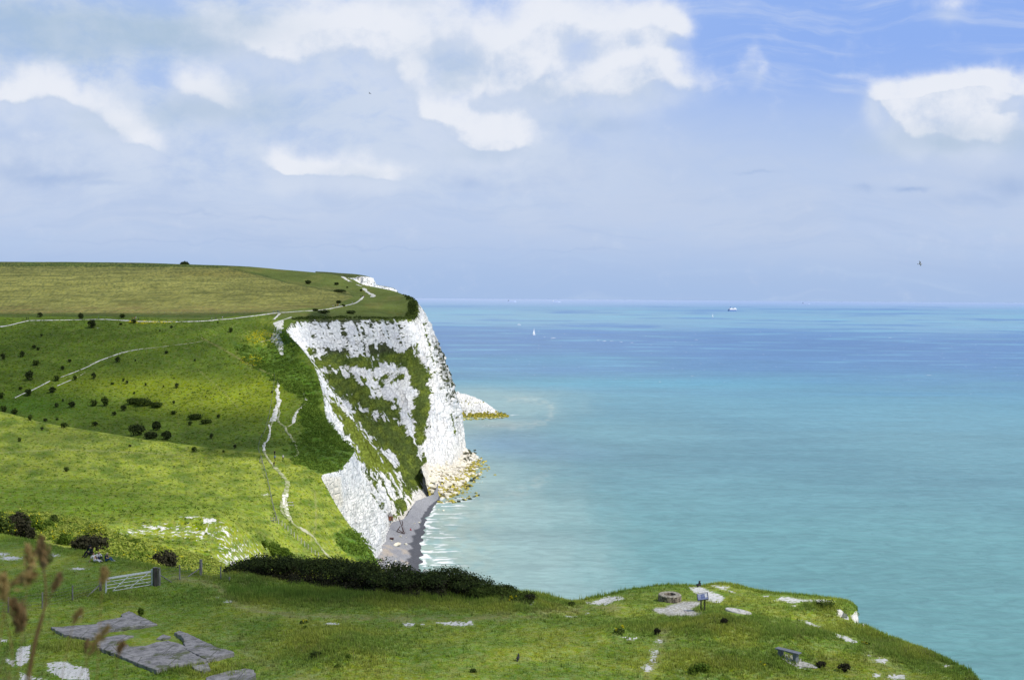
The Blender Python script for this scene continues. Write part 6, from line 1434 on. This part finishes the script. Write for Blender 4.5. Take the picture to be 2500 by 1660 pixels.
for i, (x, y, wp, lab, mt) in enumerate(BB):
    px, py = q7(x, y-wp*.1); p = hit(px, py, bvhB) or Vector(atz(px, py, 0.0).tolist())
    s = wp/7.125*p.y/FPX*.55; place_rock('boulder', p+Vector((0, 0, s*.2)), s, mt, lab, 'boulder', 'chalk boulders on the beach', 500+i, (1, 1, .8))
# apron of fallen rock under the corner
def in_apron(px, py, poly): return sdpoly(np.array([px]), np.array([py]), poly)[0] > 0
AP_W = c2([(1510,620),(1700,540),(1800,540),(1900,600),(1970,650),(1880,690),(1780,760),(1760,830),(1600,880),(1540,870),(1500,800)])
AP_Y = c2([(1560,890),(1650,840),(1760,780),(1830,720),(1900,680),(1990,655),(2090,670),(2080,690),(1990,710),(1960,740),(1860,765),(1800,800),(1900,810),(1945,840),(1890,855),(1800,890),(1700,905),(1600,905)])
AP_D = c2([(1800,470),(1900,465),(1905,490),(1850,500),(1860,560),(1880,600),(1820,560),(1790,530)])
cnt = 0; rr_ = random.Random(3)
APR_ = 0
APR = [[(1026,1226,556),(1038,1195,580),(1058,1172,604),(1085,1140,640),(1118,1105,690),(1132,1085,735)],
       [(1036,1230,555),(1052,1212,572),(1080,1186,598),(1110,1150,636),(1135,1122,680),(1150,1105,715)],
       [(1046,1233,553),(1085,1226,560),(1120,1205,580),(1150,1172,622),(1170,1150,655),(1185,1135,680)],
       [(1052,1236,550),(1105,1236,548),(1150,1219,562),(1172,1200,585),(1196,1172,610),(1224,1158,632)]]
QG, QT = loft_rows(APR, 110, [20, 24, 24])
QG[..., 2] = np.maximum(QG[..., 2], (15*np.linspace(1, .12, 110)[None, :])*sstep(3.2, 0, QT)[:, None]**1.3-.5)
QG[..., 2] += fbm(QG[..., 0]/3, QG[..., 1]/5, 4, 161)*2.2*sstep(3, 2.4, QT)[:, None]+gn(QG[..., 0]/1.1, QG[..., 1]/2.2, 162)*.8
QG[..., 2] -= .2
qc = mixc(np.zeros(QG.shape)+np.array((.20,.18,.05)), (.55,.47,.10), sstep(-.3, .3, fbm(QG[..., 0]/2, QG[..., 1]/3, 3, 163)))
qch = np.where(QT[:, None]+fbm(QG[..., 0]/4, QG[..., 1]/6, 3, 164)*.8 < 1.55, 1.0, .25)+0*QG[..., 0]
tag(link_mesh('rubble', np_mesh('rubble', QG.reshape(-1, 3), grid_faces(*QG.shape[:2]), False, {'Col': qc.reshape(-1, 3), 'Chalk': qch.ravel(), 'Warm': np.full(qch.size, .8)}), CHALK), kind='stuff')
def apron_z(px, py):
    d = sdpoly(np.array([px]), np.array([py]), AP_Y+[])[0]; return 0
bvhQ = BVHTree.FromPolygons([tuple(v) for v in QG.reshape(-1, 3)], grid_faces(*QG.shape[:2]).tolist())
for poly, mt, n, smin, smax, nm in ((AP_W, ROCKW, 130, 1.2, 3.2, 'fallen chalk block'), (AP_Y, ROCKY, 150, .8, 2.1, 'weed-covered yellow rock'), (AP_D, ROCKD, 24, .8, 2.0, 'dark weedy rock')):
    xs_ = [a for a, b in poly]; ys_ = [b for a, b in poly]; pl_ = []
    while len(pl_) < n:
        px, py = rr_.uniform(min(xs_), max(xs_)), rr_.uniform(min(ys_), max(ys_))
        if in_apron(px, py, poly): pl_.append((px, py, rr_.uniform(smin, smax)*(.65 if len(pl_) % 3 else 1)))
    for j, (px, py, s) in enumerate(sorted(pl_)):
        m_ = mt; h_ = hit(px, py, bvhQ) or Vector(atz(px, py, .1).tolist())
        if nm.startswith('weed') and rr_.random() < .4: m_ = ROCKW if px < 1110 else ROCKD
        place_rock('rock', h_, s, m_, f'{nm} in the rubble at the cliff corner', 'rock', f'{nm}s piled at the cliff corner', 600+cnt, (1, 1, .8)); cnt += 1
# yellow weedy rocks round the far chalk fall
for j in range(46):
    t = j/45; px = 1112+t*122; py = 1024-t*5.5+rr_.uniform(-2.5, 2); loc = atz(px, py, rr_.uniform(-.2, .8))
    place_rock('rock', Vector(loc.tolist()), rr_.uniform(.9, 2.0)*(1-.3*t), ROCKY if j % 4 else ROCKW, 'yellow weedy rock fringing the far chalk fall', 'rock', 'weedy rocks round the far chalk fall', 900+j, (1.2, 1, .6))
# weathered hut and iron ladder tower on the lower cliff
BRICK = mat_n('old_brick', (.30,.12,.06), (.17,.07,.04), 2, .9, .5, .03); SLATE = mat_n('grey_roof', (.30,.28,.28), (.20,.19,.19), 1.5, .8, .4, .03); RUST = mat_n('rusty_iron', (.09,.05,.045), (.05,.035,.035), 2, .8, .3, .02)
p = hitn(*q7(310, 600), bvhC)[0]
if p:
    k = p.y/FPX/7.125; dcam = (Vector(CAM)-p); dcam.z = 0; dcam.normalize(); p = p+dcam*1.0
    rt = empty('lookout_hut', p, math.atan2(dcam.y, dcam.x)+1.57+.25); tag(rt, 'little brick lookout hut with grey roof clinging to the lower cliff', 'hut')
    w_ = 72*k; MB().box((0, 0, w_*.1), (w_, w_*.9, w_*1.1)).build('wall', BRICK, rt)
    m = MB(); z = w_*.65; b_ = w_*.58; v = [m.bm.verts.new(c) for c in ((-b_, -b_, z), (b_, -b_, z), (b_, b_, z), (-b_, b_, z), (-b_*.15, b_*.3, z+w_*.95))]
    for f in ((0, 1, 4), (1, 2, 4), (2, 3, 4), (3, 0, 4), (3, 2, 1, 0)): m.bm.faces.new([v[i] for i in f])
    m.build('roof', SLATE, rt); MB().box((w_*.15, -w_*.46, 0), (w_*.25, .12, w_*.6)).build('door', WOODD, rt)
LT_ = [((440,580),(555,870)),((500,720),(530,850)),((480,740),(420,830)),((420,830),(540,870)),((430,790),(520,850)),((520,650),(520,730)),((555,870),(480,850)),((345,930),(420,870))]
A0 = hit(*q7(545, 880), bvhB)
if A0:
    rt = empty('ladder_tower', A0); tag(rt, 'rusty iron ladder frame standing at the cliff foot on the beach', 'ladder')
    def lp(x, y): 
        q = P(*q7(x, y), A0.y+.2*(880-y)/60); return Vector(q.tolist())-A0
    for (a, b) in LT_: MB().bar(lp(*a), lp(*b), .16, n=6).build('strut', RUST, rt)
    m = MB()
    for i in range(14):
        t = (i+.5)/14; c_ = lp(440, 580).lerp(lp(555, 870), t); m.bar(c_, c_+Vector((.9, 0, 0)), .05, n=4)
    m.build('rungs', RUST, rt)
p = hit(*q7(330, 975), bvhB) 
if p: MB_ = MB().box((0, 0, .4), (1.6, .8, .8), None, .1).build('wreckage', CM['red'] if False else RUST, None); MB_.location = p; tag(MB_, 'rust-red scrap of wreckage beside the largest boulder', 'wreckage')

# ------------------------------------------------------------------ small plants on the foreground turf
def flower_plant(px, py, hp, wp, lab, nf=14, col=LF_YEL, leafy=True):
    p = hit(px, py, bvhA)
    if p is None: return
    k = p.y/FPX; h = hp*k; w_ = wp*k; rng = np.random.default_rng(int(px)); rt = empty('flowering_plant', p); tag(rt, lab, 'plant')
    m = MB(); heads = []
    for i in range(max(3, nf//3)):
        q = Vector((rng.uniform(-.5, .5)*w_, rng.uniform(-.5, .5)*w_, h*rng.uniform(.6, 1))); m.bar((q.x*.3, q.y*.3, -.05), q, .012, .008, 5); heads.append(q)
    m.build('stem', LF_GREEN, rt)
    vs = []
    for i in range(nf):
        q = heads[i % len(heads)]; vs.append((q.x, q.y, q.z-rng.uniform(0, .35)*h, .05+.02*rng.random(), .05, .05))
    v, f = leaf_cloud(nf*7, vs, .055, rng, inner=.3); link_mesh('flowers', np_mesh('flowers', v, f), col, rt)['kind'] = 'stuff'
    if leafy: v, f = leaf_cloud(120, [(0, 0, h*.2, w_*.5+.08, w_*.5+.08, h*.3)], .08, rng); link_mesh('leaves', np_mesh('leaves', v, f), LF_OLIVE, rt)
for a in [(1000,1440,46,22,'tall yellow flower spike in the gap of the dark thicket',26),(1512,1545,20,22,'yellow flowered plant right of the path bend on open turf',9),(1290,1448,18,30,'clump of yellow flowers on the ridge above the chalk scrape',30),(1254,1468,14,22,'smaller yellow flower clump left of the ridge clump',20),(1126,1456,12,20,'sparse yellow flowers on the thicket end',9),(1868,1625,10,22,'low yellow flowers left of the bench',8),(1970,1452,5,14,'yellow flowers on the cliff edge near chalk notch',8),(2112,1572,7,14,'sparse yellow flowers below the worn chalk strip',7),(2232,1574,7,16,'yellow flowers on the right-hand brink',9),(742,1520,8,16,'yellow flowers beside the worn path, middle foreground',6),(758,1570,12,12,'bluish weed on the grassy hump',0)]:
    if a[5]: flower_plant(*a)
for i, (px, py, wp, hp, mt, lab) in enumerate([(1715,1638,46,22,LF_GREEN,'leafy dark green tuft left of the bench'),(1690,1642,24,14,LF_GREEN,'small leafy tuft beside the bigger tuft left of bench'),(1768,1522,20,14,LF_BROWN,'dark dead thistle on the hump below the stone disc'),(1604,1548,16,16,LF_BROWN,'dark dead stalk clump at head of the worn path'),(343,1505,16,24,LF_GREEN,'upright leafy weed behind the far concrete slab'),(1295,1466,34,16,LF_BROWN,'dark bramble by the chalk scrape on the ridge'),(2005,1628,24,14,LF_BROWN,'twiggy brown weed right of the bench'),(2062,1640,30,22,LF_BROWN,'pale twiggy bush right of the bench'),(770,1605,28,16,LF_OLIVE,'dark leafy weed on the left of the grassy hump'),(850,1605,14,8,LF_GREEN,'small green weed on the grassy hump'),(825,1628,14,8,LF_GREEN,'small weed below the grassy hump'),(1155,1640,18,8,LF_OLIVE,'dark herb patch in the middle foreground'),(1395,1478,20,10,LF_OLIVE,'dark leafy clump at the saddle edge'),(745,1534,9,8,LF_GREEN,'single bluish thistle beside worn path'),(2015,1478,60,14,LF_OLIVE,'rough grassy tussock above the chalk notch')]):
    p = hit(px, py, bvhA)
    if p is None: continue
    k = p.y/FPX; bush('weed_clump', lab, 'plant', p, wp*k*1.1, wp*k*.9, hp*k, mt, 420, .07, rz=0, seed=1200+i, trunk=False)

# ------------------------------------------------------------------ blurred grass stalks close to the camera
STRAW = leaf_mat('straw', (.34,.24,.09), (.50,.38,.16), .3); STRAWB = leaf_mat('brown_straw', (.22,.14,.06), (.38,.28,.14), .25); STG = leaf_mat('stem_green', (.14,.17,.05), (.25,.27,.09), .3)
def stalk(pts, Y, r, mat, head, lab, hr=.010, hm=None):
    q = [P(a, b, Y) for a, b in pts]; base_ = Vector((q[0][0]*.9, Y, 98.0)); o = base_
    pp = [Vector((0, 0, 0))]+[Vector(x.tolist())-o for x in q]; rt = empty('grass_stalk', o); tag(rt, lab, 'grass stalk')
    arr = np.array([tuple(v) for v in pp]); ts = np.linspace(0, len(pp)-1, 26); C = pchip(np.arange(len(pp)), arr, ts); m = MB()
    for i in range(len(C)-1): m.bar(C[i], C[i+1], r*(1-.6*i/26), r*(1-.6*(i+1)/26), 6)
    m.build('stem', mat, rt)
    if head:
        rng = np.random.default_rng(int(pts[-1][0])); i0 = int(len(C)*(1-head)); seg_ = C[i0:]; L_ = len(seg_); n = 150
        t = rng.random(n); c = np.stack([np.interp(t*(L_-1), np.arange(L_), seg_[:, k]) for k in range(3)], 1)+rng.normal(size=(n, 3))*hr*(np.sin(np.pi*np.clip(t, .05, .98))[:, None]*.8+.2)*.6
        dd = np.array(seg_[-1])-np.array(seg_[0]); dd /= np.linalg.norm(dd); a = dd+rng.normal(size=(n, 3))*.35; a /= np.linalg.norm(a, axis=1)[:, None]; b = np.cross(a, rng.normal(size=(n, 3))); b /= np.linalg.norm(b, axis=1)[:, None]; l = hr*.9
        v = np.stack([c-a*l, c-b*l*.28, c+a*l, c+b*l*.28], 1).reshape(-1, 3)
        link_mesh('seed_head', np_mesh('seed_head', v, np.arange(n*4).reshape(n, 4)), hm or mat, rt)
ST = [([(70,1720),(85,1580),(105,1500),(112,1440),(105,1370),(102,1310)],1.25,.0045,STRAWB,.22,'thick brown stalk with drooping head, tallest in the left foreground',.006),
      ([(60,1720),(72,1620),(95,1520),(130,1440),(148,1400)],1.3,.003,STRAWB,.2,'brown seed head leaning right, left of the gate',.004),
      ([(235,1720),(240,1600),(246,1480),(252,1420),(254,1386)],1.2,.0016,STRAW,.22,'upright ochre seed head just in front of the gate',.0045),
      ([(180,1720),(200,1640),(235,1570),(266,1528)],1.25,.0016,STRAW,.36,'straw seed head slanting right over the far slab',.0045),
      ([(150,1720),(170,1560),(178,1525),(198,1485)],1.35,.0013,STRAW,.22,'short pale seed head above the far slab',.004),
      ([(280,1720),(286,1620),(292,1590),(300,1570)],1.25,.0015,STRAWB,.25,'small brown seed head over the near slab',.004),
      ([(20,1720),(30,1600),(12,1500),(8,1440),(10,1400)],1.2,.002,STRAW,.3,'straw seed head at the very left edge',.006),
      ([(-20,1720),(0,1560),(20,1440),(55,1412),(85,1405)],1.15,.002,STRAW,.32,'pale seed head arching right from the left edge',.006),
      ([(40,1720),(50,1600),(60,1480),(75,1390),(68,1330)],1.4,.0014,STRAW,.3,'feathery pale seed head reaching above the chalk flecks',.006),
      ([(150,1720),(165,1650),(190,1610),(225,1575)],1.5,.001,STG,0,'thin green stem bending right near the bottom edge',0),
      ([(100,1720),(120,1560),(122,1400),(118,1350)],1.5,.0012,STG,.12,'thin greenish stem beside the thick brown stalk',.004),
      ([(10,1720),(25,1640),(60,1560),(90,1520)],1.1,.0012,STG,0,'thin dark stem crossing the chalk patch',0),
      ([(210,1720),(215,1640),(208,1600),(214,1560)],1.5,.0014,STRAWB,.2,'short brown stalk below the far slab',.003),
      ([(-10,1720),(5,1620),(35,1560),(50,1500),(35,1470)],1.2,.0016,STRAWB,.34,'brown bushy head low at the left edge',.008)]
for pts, Y, r, mt, hd_, lab, hr in ST: stalk(pts, Y, r*.45, mt, hd_, lab, hr or .006)
rng = np.random.default_rng(77); n = 260; bx0 = rng.uniform(-.62, -.36, n)**1; Yb = rng.uniform(1.1, 1.9, n); pxx = np.abs(rng.normal(0, 95, n))-60
tipx = pxx+rng.normal(0, 60, n); tipy = 1690-np.abs(rng.normal(0, 75, n))*np.clip(1-pxx/400, .2, 1)
v = []; 
for i in range(n):
    t_ = P(tipx[i], tipy[i], Yb[i]); b_ = P(pxx[i], 1760, Yb[i]); b_[2] -= .3; w_ = .0018; v += [b_-[w_, 0, 0], b_+[w_, 0, 0], t_]
cl = np.repeat(np.where(rng.random(n)[:, None] < .5, [[.13,.17,.05]], [[.30,.22,.10]]), 3, axis=0)
tag(link_mesh('near_grass', np_mesh('near_grass', np.array(v), np.arange(n*3).reshape(n, 3), attrs={'Col': cl}), BLADE), kind='stuff')
